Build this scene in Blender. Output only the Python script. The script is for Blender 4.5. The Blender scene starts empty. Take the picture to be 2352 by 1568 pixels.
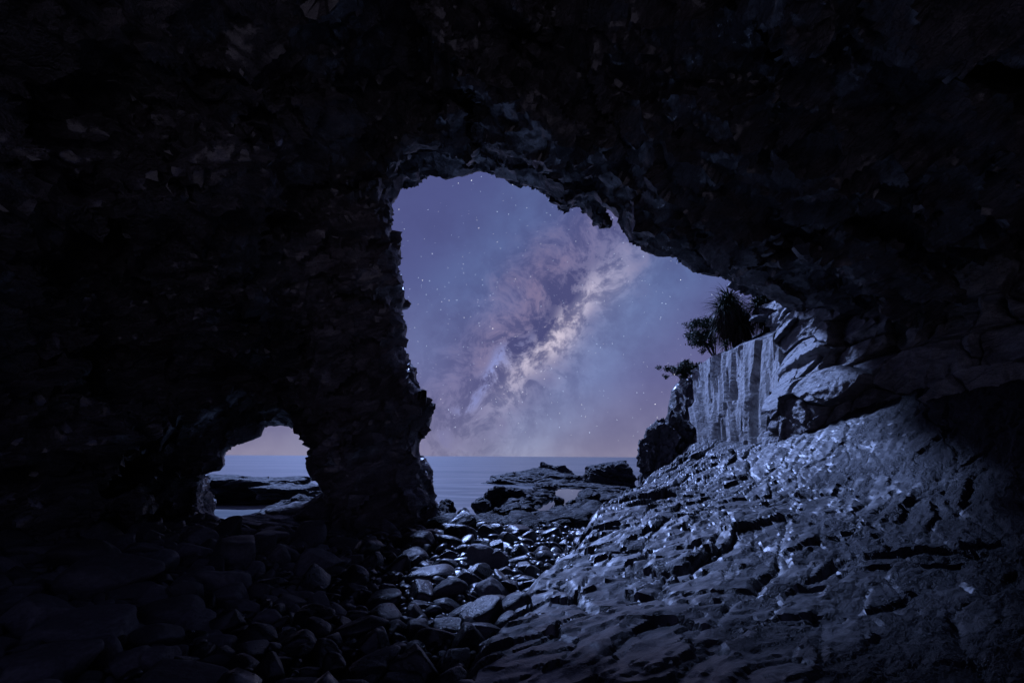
import bpy, math, random
import numpy as np
from mathutils import Vector, Matrix

random.seed(7)
rng = np.random.default_rng(7)
SC = bpy.context.scene
COL = SC.collection
R = math.radians

# ------------------------------------------------------------------ camera
LENS = 16.0
CAM = np.array([0.0, 0.0, 3.2])
PITCH, ROLL = 14.17, 0.30
cam_d = bpy.data.cameras.new('camera')
cam_d.lens = LENS
cam_d.sensor_width = 36.0
cam_d.clip_start = 0.05
cam_d.clip_end = 60000
cam = bpy.data.objects.new('camera', cam_d)
COL.objects.link(cam)
CROT = Matrix.Rotation(R(90 + PITCH), 3, 'X') @ Matrix.Rotation(R(ROLL), 3, 'Z')
cam.rotation_euler = CROT.to_euler()
cam.location = CAM
SC.camera = cam
FPX = 2352 * LENS / 36.0
CM = np.array(CROT)


def ray(px, py):
    """direction in the world of a point of the photograph (measured on a 2352 x 1568 view)"""
    d = CM @ np.array([(px - 1176) / FPX, -(py - 784) / FPX, -1.0])
    return d


def P(px, py, Y):
    d = ray(px, py)
    return CAM + d * (Y / d[1])


def PZ(px, py, Z):
    d = ray(px, py)
    return CAM + d * ((Z - CAM[2]) / d[2])


def proj(p):
    q = (np.asarray(p, float) - CAM) @ CM
    return 1176 + FPX * q[..., 0] / -q[..., 2], 784 - FPX * q[..., 1] / -q[..., 2]


# ------------------------------------------------------------------ light
MOON_AZ, MOON_EL = -19.0, 46.0          # degrees left of straight ahead, height
md = np.array([math.sin(R(MOON_AZ)) * math.cos(R(MOON_EL)),
               math.cos(R(MOON_AZ)) * math.cos(R(MOON_EL)), math.sin(R(MOON_EL))])
sun_d = bpy.data.lights.new('moon_light', 'SUN')
sun_d.energy = 5.0
sun_d.angle = R(7.0)
sun_d.color = (0.33, 0.47, 1.0)
sun = bpy.data.objects.new('moon_light', sun_d)
sun.rotation_euler = Vector(md).to_track_quat('Z', 'Y').to_euler()
sun.location = (-20, 30, 25)
COL.objects.link(sun)

SC.view_settings.view_transform = 'Standard'
SC.view_settings.look = 'None'
SC.view_settings.exposure = 0.0
SC.view_settings.gamma = 1.0
SC.view_settings.use_curve_mapping = False
SC.cycles.use_denoising = True
SC.cycles.use_adaptive_sampling = True
SC.cycles.adaptive_threshold = 0.03
SC.cycles.max_bounces = 6
SC.cycles.diffuse_bounces = 3
SC.cycles.glossy_bounces = 3
SC.cycles.sample_clamp_indirect = 2.0

# ------------------------------------------------------------------ night sky
world = bpy.data.worlds.new('World')
SC.world = world
world.use_nodes = True


class NT:
    """small helper that writes node trees"""

    def __init__(self, tree):
        self.t = tree

    def node(self, typ, **kw):
        n = self.t.nodes.new(typ)
        for k, v in kw.items():
            if k.startswith('i_'):
                key = k[2:]
                n.inputs[int(key) if key.isdigit() else key.replace('_', ' ')].default_value = v
            else:
                setattr(n, k, v)
        return n

    def link(self, a, b):
        self.t.links.new(a, b)

    def put(self, sock, v):
        if isinstance(v, (int, float)):
            sock.default_value = v
        elif isinstance(v, (tuple, list)):
            sock.default_value = v if len(v) == len(sock.default_value) else (*v, 1.0)
        else:
            self.link(v, sock)

    def m(self, op, a, b=0.0, c=None, clamp=False):
        n = self.node('ShaderNodeMath', operation=op, use_clamp=clamp)
        self.put(n.inputs[0], a)
        self.put(n.inputs[1], b)
        if c is not None:
            self.put(n.inputs[2], c)
        return n.outputs[0]

    def dot(self, a, v):
        n = self.node('ShaderNodeVectorMath', operation='DOT_PRODUCT')
        self.put(n.inputs[0], a)
        n.inputs[1].default_value = tuple(float(q) for q in v)
        return n.outputs['Value']

    def vscale(self, a, v):
        n = self.node('ShaderNodeVectorMath', operation='MULTIPLY')
        self.put(n.inputs[0], a)
        n.inputs[1].default_value = v
        return n.outputs[0]

    def vadd(self, a, b):
        n = self.node('ShaderNodeVectorMath', operation='ADD')
        self.put(n.inputs[0], a)
        self.put(n.inputs[1], b)
        return n.outputs[0]

    def noise(self, vec, scale, detail=4, rough=0.55, dist=0.0, col=False):
        n = self.node('ShaderNodeTexNoise')
        n.inputs['Scale'].default_value = scale
        n.inputs['Detail'].default_value = detail
        n.inputs['Roughness'].default_value = rough
        n.inputs['Distortion'].default_value = dist
        self.link(vec, n.inputs['Vector'])
        return n.outputs['Color' if col else 'Fac']

    def step(self, v, lo, hi, a=0.0, b=1.0, smooth=True):
        n = self.node('ShaderNodeMapRange', interpolation_type='SMOOTHSTEP' if smooth else 'LINEAR')
        self.put(n.inputs['Value'], v)
        n.inputs['From Min'].default_value = lo
        n.inputs['From Max'].default_value = hi
        n.inputs['To Min'].default_value = a
        n.inputs['To Max'].default_value = b
        return n.outputs['Result']

    def gauss(self, v, mu, sig):
        a = self.m('DIVIDE', self.m('SUBTRACT', v, mu), sig)
        return self.m('POWER', 2.718, self.m('MULTIPLY', self.m('MULTIPLY', a, a), -1.0))

    def mix(self, f, a, b, mode='MIX'):
        n = self.node('ShaderNodeMix', data_type='RGBA', blend_type=mode)
        self.put(n.inputs[0], f)
        self.put(n.inputs[6], a)
        self.put(n.inputs[7], b)
        return n.outputs[2]

    def ramp(self, f, stops):
        n = self.node('ShaderNodeValToRGB')
        el = n.color_ramp.elements
        while len(el) < len(stops):
            el.new(0.5)
        for e, (p, c) in zip(el, stops):
            e.position = p
            e.color = (*c, 1.0)
        self.put(n.inputs[0], f)
        return n.outputs[0]


def lin(r, g, b):
    f = lambda c: (c / 255 / 12.92) if c <= 10 else ((c / 255 + 0.055) / 1.055) ** 2.4
    return (f(r), f(g), f(b))


def build_sky():
    t = world.node_tree
    t.nodes.clear()
    n = NT(t)
    out = n.node('ShaderNodeOutputWorld')
    tc = n.node('ShaderNodeTexCoord')
    d = tc.outputs['Generated']
    # axes of the galaxy, fixed in the sky
    c0 = ray(1250, 740); c0 /= np.linalg.norm(c0)
    a = ray(1420, 500) / np.linalg.norm(ray(1420, 500)) - ray(1050, 950) / np.linalg.norm(ray(1050, 950))
    a -= c0 * a.dot(c0); a /= np.linalg.norm(a)
    b = np.cross(a, c0)
    if b[0] < 0:
        b = -b
    front = n.step(n.dot(d, c0), 0.0, 0.4)
    wv = n.noise(d, 7.0, 2, 0.6, col=True)
    wv = n.vscale(n.vadd(wv, (-0.5, -0.5, -0.5)), (0.11, 0.11, 0.11))
    wd = n.vadd(d, wv)
    u, v = n.dot(d, a), n.dot(d, b)
    uw, vw = n.dot(wd, a), n.dot(wd, b)
    z = n.dot(d, (0, 0, 1))
    base = n.ramp(n.m('MAXIMUM', z, 0.0), [
        (0.0, lin(137, 132, 160)), (0.05, lin(121, 118, 153)), (0.16, lin(101, 100, 147)),
        (0.36, lin(80, 86, 138)), (0.60, lin(72, 79, 132)), (1.0, lin(66, 74, 128))])
    sky = n.node('ShaderNodeTexSky', sky_type='NISHITA', sun_disc=False)
    sky.sun_elevation = R(MOON_EL)
    sky.sun_rotation = R(MOON_AZ)
    nis = n.mix(1.0, sky.outputs[0], (0.0012, 0.0011, 0.0014), 'MULTIPLY')
    base = n.mix(1.0, base, nis, 'ADD')
    n1 = n.noise(d, 8.0, 4, 0.62)
    n2 = n.noise(wd, 19.0, 6, 0.70)
    gu = n.gauss(u, 0.0, 0.55)
    # soft blue light on both flanks of the band
    gl = n.m('ADD', n.gauss(v, 0.12, 0.10), n.m('MULTIPLY', n.gauss(v, -0.17, 0.085), 0.50))
    gl = n.m('MULTIPLY', n.m('MULTIPLY', gl, gu), n.step(n1, 0.25, 0.75, 0.6, 1.1))
    gl = n.m('MULTIPLY', gl, front)
    c = n.mix(gl, base, n.mix(1.0, base, (0.045, 0.095, 0.150, 1), 'ADD'))
    # band of soft cloud
    band = n.m('MULTIPLY', n.gauss(vw, -0.015, 0.115), n.gauss(u, 0.0, 0.40))
    cl_ = n.m('ADD', n.m('MULTIPLY', n2, 1.0), n.m('MULTIPLY', band, 0.34))
    dust = n.m('MULTIPLY', n.step(cl_, 0.50, 0.98), n.m('MULTIPLY', n.step(band, 0.05, 0.5), front), clamp=True)
    rosy = n.m('MULTIPLY', n.gauss(vw, -0.060, 0.040), n.gauss(uw, 0.0, 0.20))
    dcol = n.mix(rosy, lin(126, 124, 166), lin(136, 122, 156))
    c = n.mix(n.m('MULTIPLY', dust, 0.95), c, dcol)
    # bright core and its milky halo
    core = n.m('MULTIPLY', n.gauss(vw, 0.038, 0.036), n.gauss(uw, -0.005, 0.15))
    halo = n.m('MULTIPLY', n.gauss(v, 0.055, 0.062), n.gauss(u, -0.04, 0.24))
    c = n.mix(n.m('MULTIPLY', n.m('MULTIPLY', halo, front), n.step(n1, 0.3, 0.7, 0.10, 0.50)), c, lin(164, 166, 200))
    c = n.mix(n.m('MULTIPLY', n.m('MULTIPLY', core, n.step(n2, 0.30, 0.60, 0.25, 1.0)), front, clamp=True), c, lin(224, 212, 230))
    # dark lanes
    lane = n.m('MULTIPLY', n.gauss(vw, -0.014, 0.024), n.gauss(uw, 0.03, 0.16))
    rift = n.m('MULTIPLY', n.step(n2, 0.56, 0.40), n.m('MULTIPLY', n.gauss(v, -0.01, 0.13), n.gauss(u, 0, 0.42)))
    lane = n.m('MULTIPLY', n.m('ADD', n.m('MULTIPLY', lane, 0.85), n.m('MULTIPLY', rift, 0.75)), front, clamp=True)
    c = n.mix(lane, c, lin(76, 78, 124))
    # blue knots
    kn = n.m('MULTIPLY', n.gauss(vw, -0.010, 0.018), n.gauss(uw, -0.17, 0.09))
    kn = n.m('MULTIPLY', n.m('MULTIPLY', kn, n.step(n2, 0.44, 0.60)), front)
    c = n.mix(n.m('MULTIPLY', kn, 0.75, clamp=True), c, lin(146, 158, 222))
    c = n.mix(n.step(n1, 0.3, 0.62, 0.22, 0.0), c, lin(66, 68, 114))
    # stars
    tot = None
    for sc, thr, rad, gain in ((28.0, 0.62, 0.030, 9.0), (60.0, 0.22, 0.046, 6.0), (125.0, 0.10, 0.080, 4.0)):
        vo = n.node('ShaderNodeTexVoronoi', feature='F1', distance='EUCLIDEAN')
        vo.inputs['Scale'].default_value = sc
        n.link(d, vo.inputs['Vector'])
        sep = n.node('ShaderNodeSeparateColor')
        n.link(vo.outputs['Color'], sep.inputs[0])
        on = n.step(sep.outputs[0], thr, 1.0, 0.0, 1.0, smooth=False)
        on = n.m('POWER', on, 1.8)
        s = n.m('MULTIPLY', n.step(vo.outputs['Distance'], rad, rad * 0.25), on)
        s = n.m('MULTIPLY', s, gain)
        tint = n.mix(n.step(sep.outputs[1], 0.3, 1.0), (0.62, 0.78, 1.0, 1), (1.0, 0.97, 0.92, 1))
        q = n.mix(1.0, tint, s, 'MULTIPLY')
        tot = q if tot is None else n.mix(1.0, tot, q, 'ADD')
    fade = n.step(z, 0.0, 0.08)
    c = n.mix(fade, c, n.mix(1.0, c, tot, 'ADD'))
    bg = n.node('ShaderNodeBackground')
    n.link(c, bg.inputs['Color'])
    bg.inputs['Strength'].default_value = 1.0
    n.link(bg.outputs[0], out.inputs['Surface'])
    world.cycles.sampling_method = 'MANUAL'
    world.cycles.sample_map_resolution = 512


build_sky()

# ------------------------------------------------------------------ noise
_perm = np.random.default_rng(3).permutation(256).astype(np.int32)
_perm = np.concatenate([_perm, _perm, _perm])
_g = np.random.default_rng(5).normal(size=(256, 3)).astype(np.float32)
_g /= np.linalg.norm(_g, axis=1)[:, None]


def perlin(p):
    p = np.asarray(p, np.float32)
    i = np.floor(p).astype(np.int32)
    f = p - i
    i &= 255
    w = f * f * f * (f * (f * 6 - 15) + 10)
    res = 0
    for dx in (0, 1):
        a = _perm[i[:, 0] + dx]
        wx = w[:, 0] if dx else 1 - w[:, 0]
        for dy in (0, 1):
            b = _perm[a + i[:, 1] + dy]
            wy = w[:, 1] if dy else 1 - w[:, 1]
            for dz in (0, 1):
                g = _g[_perm[b + i[:, 2] + dz] & 255]
                wz = w[:, 2] if dz else 1 - w[:, 2]
                res = res + wx * wy * wz * (g[:, 0] * (f[:, 0] - dx) + g[:, 1] * (f[:, 1] - dy) + g[:, 2] * (f[:, 2] - dz))
    return res * 1.5


def fbm(p, octaves=4, gain=0.5, lac=2.03):
    p = np.asarray(p, np.float32)
    a, s = 1.0, 0.0
    for k in range(octaves):
        s = s + a * perlin(p + 17.3 * k)
        p = p * lac
        a *= gain
    return s


def ridged(p, octaves=4, gain=0.5):
    p = np.asarray(p, np.float32)
    a, s = 1.0, 0.0
    for k in range(octaves):
        s = s + a * (1 - 2 * np.abs(perlin(p + 11.7 * k)))
        p = p * 2.1
        a *= gain
    return s


def _h(i, j, k, s):
    x = (i.astype(np.int64) * 374761393 + j.astype(np.int64) * 668265263 + k.astype(np.int64) * 2147483647 + s * 1274126177) & 0xffffffff
    x = ((x ^ (x >> 13)) * 1274126177) & 0xffffffff
    x = x ^ (x >> 16)
    return (x & 0xffffff).astype(np.float32) / 0xffffff


def worley(p, seed=0):
    """3-D cells: distance to the nearest two points and a random number for the nearest"""
    p = np.asarray(p, np.float32)
    i = np.floor(p).astype(np.int32)
    f1 = np.full(len(p), 9.0, np.float32)
    f2 = f1.copy()
    cid = np.zeros(len(p), np.float32)
    for dx in (-1, 0, 1):
        for dy in (-1, 0, 1):
            for dz in (-1, 0, 1):
                c = i + np.array([dx, dy, dz], np.int32)
                q = np.stack([_h(c[:, 0], c[:, 1], c[:, 2], seed + k) for k in (1, 2, 3)], 1)
                dd = np.sum((c + q - p) ** 2, 1)
                near = dd < f1
                f2 = np.where(near, f1, np.minimum(f2, dd))
                cid = np.where(near, _h(c[:, 0], c[:, 1], c[:, 2], seed + 9), cid)
                f1 = np.where(near, dd, f1)
    return np.sqrt(f1), np.sqrt(f2), cid


def facets(p, seed=0):
    """broken rock: gap to the next cell, a level and a tilt for every cell"""
    p = np.asarray(p, np.float32)
    i = np.floor(p).astype(np.int32)
    f1 = np.full(len(p), 9.0, np.float32)
    f2 = f1.copy()
    best = i.copy()
    vec = np.zeros_like(p)
    for dx in (-1, 0, 1):
        for dy in (-1, 0, 1):
            for dz in (-1, 0, 1):
                c = i + np.array([dx, dy, dz], np.int32)
                q = np.stack([_h(c[:, 0], c[:, 1], c[:, 2], seed + k) for k in (1, 2, 3)], 1)
                v = p - (c + q)
                dd = np.sum(v ** 2, 1)
                near = dd < f1
                f2 = np.where(near, f1, np.minimum(f2, dd))
                best = np.where(near[:, None], c, best)
                vec = np.where(near[:, None], v, vec)
                f1 = np.where(near, dd, f1)
    lev = _h(best[:, 0], best[:, 1], best[:, 2], seed + 9) - 0.5
    tl = np.stack([_h(best[:, 0], best[:, 1], best[:, 2], seed + k) - 0.5 for k in (11, 12, 13)], 1) * 2
    return np.sqrt(f2) - np.sqrt(f1), lev, np.sum(tl * vec, 1)


def worley2(p, seed=0):
    p = np.asarray(p, np.float32)
    i = np.floor(p).astype(np.int32)
    z = np.zeros(len(p), np.int32)
    f1 = np.full(len(p), 9.0, np.float32)
    f2 = f1.copy()
    cid = np.zeros(len(p), np.float32)
    for dx in (-1, 0, 1):
        for dy in (-1, 0, 1):
            c = i + np.array([dx, dy], np.int32)
            q = np.stack([_h(c[:, 0], c[:, 1], z, seed + k) for k in (1, 2)], 1)
            dd = np.sum((c + q - p) ** 2, 1)
            near = dd < f1
            f2 = np.where(near, f1, np.minimum(f2, dd))
            cid = np.where(near, _h(c[:, 0], c[:, 1], z, seed + 9), cid)
            f1 = np.where(near, dd, f1)
    return np.sqrt(f1), np.sqrt(f2), cid


def ledges(h, seed=0, sharp=0.25):
    """beds of rock: a random offset for every bed, short ramp between beds"""
    k = np.floor(h)
    f = h - k
    z = np.zeros(len(h), np.int32)
    a = _h(k.astype(np.int32), z, z, seed)
    b = _h(k.astype(np.int32) + 1, z, z, seed)
    t = np.clip((f - (1 - sharp)) / sharp, 0, 1)
    t = t * t * (3 - 2 * t)
    return a + (b - a) * t


def smooth(x, lo, hi):
    t = np.clip((x - lo) / (hi - lo), 0, 1)
    return t * t * (3 - 2 * t)


# ------------------------------------------------------------------ mesh helpers
def mesh_np(name, V, F, smooth_shade=True, crisp=0):
    """F: (n,3) or (n,4) int array, or a list of such arrays"""
    me = bpy.data.meshes.new(name)
    Fs = F if isinstance(F, list) else [F]
    V = np.asarray(V, np.float32)
    me.vertices.add(len(V))
    me.vertices.foreach_set('co', V.ravel())
    tot = sum(f.size for f in Fs)
    me.loops.add(tot)
    me.loops.foreach_set('vertex_index', np.concatenate([f.ravel() for f in Fs]).astype(np.int32))
    sizes = np.concatenate([np.full(len(f), f.shape[1], np.int32) for f in Fs])
    me.polygons.add(len(sizes))
    starts = np.concatenate([[0], np.cumsum(sizes)[:-1]]).astype(np.int32)
    me.polygons.foreach_set('loop_start', starts)
    me.polygons.foreach_set('loop_total', sizes)
    me.polygons.foreach_set('use_smooth', np.full(len(sizes), smooth_shade))
    me.update(calc_edges=True)
    if crisp:
        me.set_sharp_from_angle(angle=R(crisp))
    return me


def link_obj(name, me, mat=None, parent=None):
    o = bpy.data.objects.new(name, me)
    COL.objects.link(o)
    if mat and me is not None and not me.materials:
        me.materials.append(mat)
    if parent:
        o.parent = parent
    return o


def tag(o, label=None, cat=None, group=None, kind=None):
    if label:
        o['label'] = label
    if cat:
        o['category'] = cat
    if group:
        o['group'] = group
    if kind:
        o['kind'] = kind
    return o


def grid_faces(nu, nv):
    i = np.arange(nu * nv).reshape(nu, nv)
    return np.stack([i[:-1, :-1], i[1:, :-1], i[1:, 1:], i[:-1, 1:]], -1).reshape(-1, 4)


def vert_normals(V, F):
    a, b, c, d = (V[F[:, k]] for k in range(4))
    n = np.cross(c - a, d - b)
    N = np.zeros_like(V)
    for k in range(3):
        N[:, k] = sum(np.bincount(F[:, q], n[:, k], len(V)) for q in range(4))
    return N / (np.linalg.norm(N, axis=1)[:, None] + 1e-9)


def tps(pts, vals, lam=1e-3):
    pts = np.asarray(pts, float)
    n = len(pts)
    d = np.linalg.norm(pts[:, None] - pts[None], axis=2)
    K = np.where(d > 0, d * d * np.log(d + 1e-9), 0) + lam * np.eye(n)
    A = np.zeros((n + 3, n + 3))
    A[:n, :n] = K
    A[:n, n] = 1
    A[:n, n + 1:] = pts
    A[n:, :n] = A[:n, n:].T
    w = np.linalg.solve(A, np.concatenate([vals, np.zeros(3)]))

    def f(q):
        q = np.asarray(q, float)
        r = np.linalg.norm(q[:, None] - pts[None], axis=2)
        return (np.where(r > 0, r * r * np.log(r + 1e-9), 0) @ w[:n]) + w[n] + q @ w[n + 1:]
    return f


# ------------------------------------------------------------------ materials
def rock_mat(name, dark, mid, light, rough=(0.35, 0.75), strata=(0, 0, 0), stretch=5.0, scale=1.0,
             bump=0.6, dist=0.06, spec=0.5, fine=1.0, per_object=0.0, crack=0.5, stain=None, wet=0.0, squash=1.0, wet_at=(0.40, 0.58), coat_rough=0.24, sheen_fade=None, zs=1.0):
    m = bpy.data.materials.new(name)
    m.use_nodes = True
    t = m.node_tree
    t.nodes.clear()
    n = NT(t)
    out = n.node('ShaderNodeOutputMaterial')
    bs = n.node('ShaderNodeBsdfPrincipled')
    tc = n.node('ShaderNodeTexCoord')
    vec = tc.outputs['Object']
    if per_object:
        oi = n.node('ShaderNodeObjectInfo')
        off = n.node('ShaderNodeVectorMath', operation='SCALE')
        off.inputs[0].default_value = (37.0, 91.0, 53.0)
        n.link(oi.outputs['Random'], off.inputs['Scale'])
        vec = n.vadd(vec, off.outputs[0])
    mp = n.node('ShaderNodeMapping')
    mp.inputs['Rotation'].default_value = tuple(R(a) for a in strata)
    mp.inputs['Scale'].default_value = (scale, scale, scale * zs)
    n.link(vec, mp.inputs['Vector'])
    p = mp.outputs[0]
    ps = n.vscale(p, (1.0, squash, stretch))
    big = n.noise(p, 0.55, 2, 0.6)
    med = n.noise(p, 2.6, 4, 0.62)
    beds = n.noise(ps, 1.3, 5, 0.68)
    grain = n.noise(p, 38.0, 2, 0.7)
    grit = n.noise(p, 11.0, 3, 0.7)
    c = n.mix(n.step(med, 0.35, 0.68), dark, mid)
    c = n.mix(n.m('MULTIPLY', n.step(beds, 0.45, 0.75), n.step(big, 0.3, 0.7, 0.15, 1.0)), c, light)
    c = n.mix(n.step(grain, 0.3, 0.75, 0.45, 0.0), c, tuple(0.45 * q for q in dark))
    if stain:
        c = n.mix(n.step(n.noise(p, 0.9, 5, 0.65, 0.8), 0.52, 0.66, 0.0, 0.85), c, stain)
    if per_object:
        hv = n.step(oi.outputs['Random'], 0.0, 1.0, 1.0 - per_object, 1.0 + per_object, smooth=False)
        sc = n.node('ShaderNodeVectorMath', operation='SCALE')
        n.link(c, sc.inputs[0])
        n.link(hv, sc.inputs['Scale'])
        c = sc.outputs[0]
    n.link(c, bs.inputs['Base Color'])
    rg = n.step(n.m('ADD', n.m('MULTIPLY', med, 0.6), n.m('MULTIPLY', grit, 0.4)), 0.36, 0.64, rough[0], rough[1])
    n.link(rg, bs.inputs['Roughness'])
    bs.inputs['Specular IOR Level'].default_value = spec
    if wet:
        wn = n.noise(p, 0.75, 4, 0.68)
        if sheen_fade:
            wn = n.m('ADD', wn, n.m('MULTIPLY', n.m('SUBTRACT', n.dot(vec, sheen_fade[:3]), sheen_fade[3]), 1.0))  # fades the coat sheen by position, imitating light falling off across the slab
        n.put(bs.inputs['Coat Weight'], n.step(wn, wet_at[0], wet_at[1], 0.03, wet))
        bs.inputs['Coat Roughness'].default_value = coat_rough
        bs.inputs['Coat IOR'].default_value = 1.6
    if crack > 0.2:
        vo = n.node('ShaderNodeTexVoronoi', feature='DISTANCE_TO_EDGE')
        vo.inputs['Scale'].default_value = 1.7
        wob = n.vadd(ps if stretch > 1 else p, n.vscale(n.noise(p, 3.0, 1, 0.6, col=True), (0.5, 0.5, 0.5)))
        n.link(wob, vo.inputs['Vector'])
        ck = n.step(vo.outputs['Distance'], 0.0, 0.06)
    h = n.m('ADD', n.m('MULTIPLY', beds, 1.0), n.m('MULTIPLY', med, 0.7))
    if crack > 0.2:
        h = n.m('ADD', h, n.m('MULTIPLY', ck, 0.22 * crack))
    b1 = n.node('ShaderNodeBump')
    b1.inputs['Strength'].default_value = bump
    b1.inputs['Distance'].default_value = dist * 2.2
    n.link(h, b1.inputs['Height'])
    b2 = n.node('ShaderNodeBump')
    b2.inputs['Strength'].default_value = min(1.0, bump * 1.1)
    b2.inputs['Distance'].default_value = dist * 0.55 * fine
    n.link(n.m('ADD', grit, n.m('MULTIPLY', grain, 0.35)), b2.inputs['Height'])
    n.link(b1.outputs[0], b2.inputs['Normal'])
    n.link(b2.outputs[0], bs.inputs['Normal'])
    n.link(bs.outputs[0], out.inputs['Surface'])
    return m


M = {}
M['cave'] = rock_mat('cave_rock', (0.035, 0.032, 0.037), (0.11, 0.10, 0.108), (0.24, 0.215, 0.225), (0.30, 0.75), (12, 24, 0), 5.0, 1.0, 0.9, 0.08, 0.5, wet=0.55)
M['slab'] = rock_mat('wet_slab_rock', (0.012, 0.013, 0.017), (0.026, 0.028, 0.036), (0.065, 0.07, 0.084), (0.45, 0.72), (0, 0, -34), 1.0, 1.5, 1.0, 0.055, 0.5, 1.8, wet=1.0, squash=4.5, wet_at=(0.36, 0.56), coat_rough=0.46, sheen_fade=(-0.070, 0.050, 0.0, 0.05))
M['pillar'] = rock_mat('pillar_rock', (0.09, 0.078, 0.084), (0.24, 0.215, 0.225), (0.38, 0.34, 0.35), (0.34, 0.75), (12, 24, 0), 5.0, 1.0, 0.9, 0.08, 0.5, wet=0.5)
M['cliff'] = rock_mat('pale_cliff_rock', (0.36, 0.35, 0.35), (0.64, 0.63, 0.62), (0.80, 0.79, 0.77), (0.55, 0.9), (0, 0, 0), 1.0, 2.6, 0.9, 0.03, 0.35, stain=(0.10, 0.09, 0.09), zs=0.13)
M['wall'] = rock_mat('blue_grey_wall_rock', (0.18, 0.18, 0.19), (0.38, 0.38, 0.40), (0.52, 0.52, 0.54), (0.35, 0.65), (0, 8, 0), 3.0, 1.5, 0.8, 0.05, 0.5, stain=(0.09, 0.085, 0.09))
M['sea_rock'] = rock_mat('dark_shore_rock', (0.009, 0.010, 0.012), (0.018, 0.020, 0.024), (0.040, 0.042, 0.050), (0.5, 0.85), (20, 12, 0), 4.0, 1.3, 0.9, 0.06, 0.25)
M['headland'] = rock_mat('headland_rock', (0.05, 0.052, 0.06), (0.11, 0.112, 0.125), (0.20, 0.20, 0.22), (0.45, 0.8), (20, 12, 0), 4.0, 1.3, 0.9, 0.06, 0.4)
M['boulder'] = rock_mat('boulder_rock', (0.060, 0.056, 0.062), (0.12, 0.112, 0.122), (0.19, 0.178, 0.19), (0.38, 0.72), (15, 30, 0), 3.0, 1.8, 0.5, 0.04, 0.45, per_object=0.25)
M['stone'] = rock_mat('beach_stone', (0.075, 0.072, 0.080), (0.145, 0.138, 0.150), (0.22, 0.21, 0.225), (0.42, 0.68), (10, 40, 0), 2.0, 3.0, 0.25, 0.02, 0.4, per_object=0.45, crack=0.15)
M['wet_shaded_stone'] = rock_mat('wet_shaded_beach_stone', (0.009, 0.009, 0.011), (0.019, 0.019, 0.023), (0.038, 0.038, 0.046), (0.24, 0.48), (10, 40, 0), 2.0, 3.0, 0.22, 0.02, 0.7, per_object=0.4, crack=0.15)  # wet look plus shade put into the colour, for the moonlit floor
M['gravel'] = rock_mat('dark_gravel', (0.012, 0.012, 0.014), (0.03, 0.029, 0.032), (0.05, 0.05, 0.055), (0.5, 0.9), (0, 0, 0), 1.0, 6.0, 1.0, 0.05, 0.3)


def plain_mat(name, c1, c2, rough=0.7, scale=6.0, spec=0.3, bump=0.3):
    m = bpy.data.materials.new(name)
    m.use_nodes = True
    n = NT(m.node_tree)
    bs = m.node_tree.nodes['Principled BSDF']
    tc = n.node('ShaderNodeTexCoord')
    f = n.noise(tc.outputs['Object'], scale, 5, 0.6)
    n.link(n.mix(n.step(f, 0.3, 0.7), c1, c2), bs.inputs['Base Color'])
    bs.inputs['Roughness'].default_value = rough
    bs.inputs['Specular IOR Level'].default_value = spec
    b = n.node('ShaderNodeBump')
    b.inputs['Strength'].default_value = bump
    b.inputs['Distance'].default_value = 0.01
    n.link(f, b.inputs['Height'])
    n.link(b.outputs[0], bs.inputs['Normal'])
    return m


M['leaf'] = plain_mat('green_leaf', (0.022, 0.045, 0.022), (0.05, 0.085, 0.04), 0.5, 8.0)
M['shrub'] = plain_mat('shrub_leaf', (0.030, 0.055, 0.035), (0.065, 0.10, 0.06), 0.6, 5.0)
M['dead_leaf'] = plain_mat('dead_leaf', (0.045, 0.036, 0.028), (0.095, 0.075, 0.055), 0.8, 8.0)
M['bark'] = plain_mat('bark', (0.03, 0.026, 0.022), (0.065, 0.055, 0.048), 0.9, 14.0)


def water_mat(name, body, rough, ripples):
    m = bpy.data.materials.new(name)
    m.use_nodes = True
    n = NT(m.node_tree)
    bs = m.node_tree.nodes['Principled BSDF']
    tc = n.node('ShaderNodeTexCoord')
    o = tc.outputs['Object']
    sw = n.m('ADD', n.m('MULTIPLY', n.noise(n.vscale(o, (0.010, 0.055, 1)), 1.0, 4, 0.55), 0.5), n.m('MULTIPLY', n.noise(n.vscale(o, (0.0012, 0.011, 1)), 1.0, 3, 0.6), 0.5))
    foam = n.noise(n.vscale(o, (0.10, 0.40, 1)), 1.0, 6, 0.6, 0.5)
    c = n.mix(n.step(sw, 0.38, 0.62), body[0], body[1])
    c = n.mix(n.m('MULTIPLY', n.step(foam, 0.42, 0.70), n.step(n.dot(o, (0, 1, 0)), 90.0, 22.0, 0.35, 0.95)), c, body[2])
    n.link(c, bs.inputs['Base Color'])
    bs.inputs['Roughness'].default_value = rough
    bs.inputs['IOR'].default_value = 1.33
    b = n.node('ShaderNodeBump')
    b.inputs['Strength'].default_value = ripples
    b.inputs['Distance'].default_value = 0.15
    n.link(n.noise(n.vscale(o, (0.5, 1.6, 1)), 1.0, 4, 0.55, 0.3), b.inputs['Height'])
    n.link(b.outputs[0], bs.inputs['Normal'])
    return m


M['sea'] = water_mat('smooth_sea', ((0.045, 0.075, 0.085), (0.17, 0.165, 0.165), (0.32, 0.31, 0.30)), 0.32, 0.10)
M['pool'] = water_mat('still_pool', ((0.012, 0.016, 0.02), (0.014, 0.018, 0.022), (0.02, 0.024, 0.03)), 0.03, 0.012)

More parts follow.
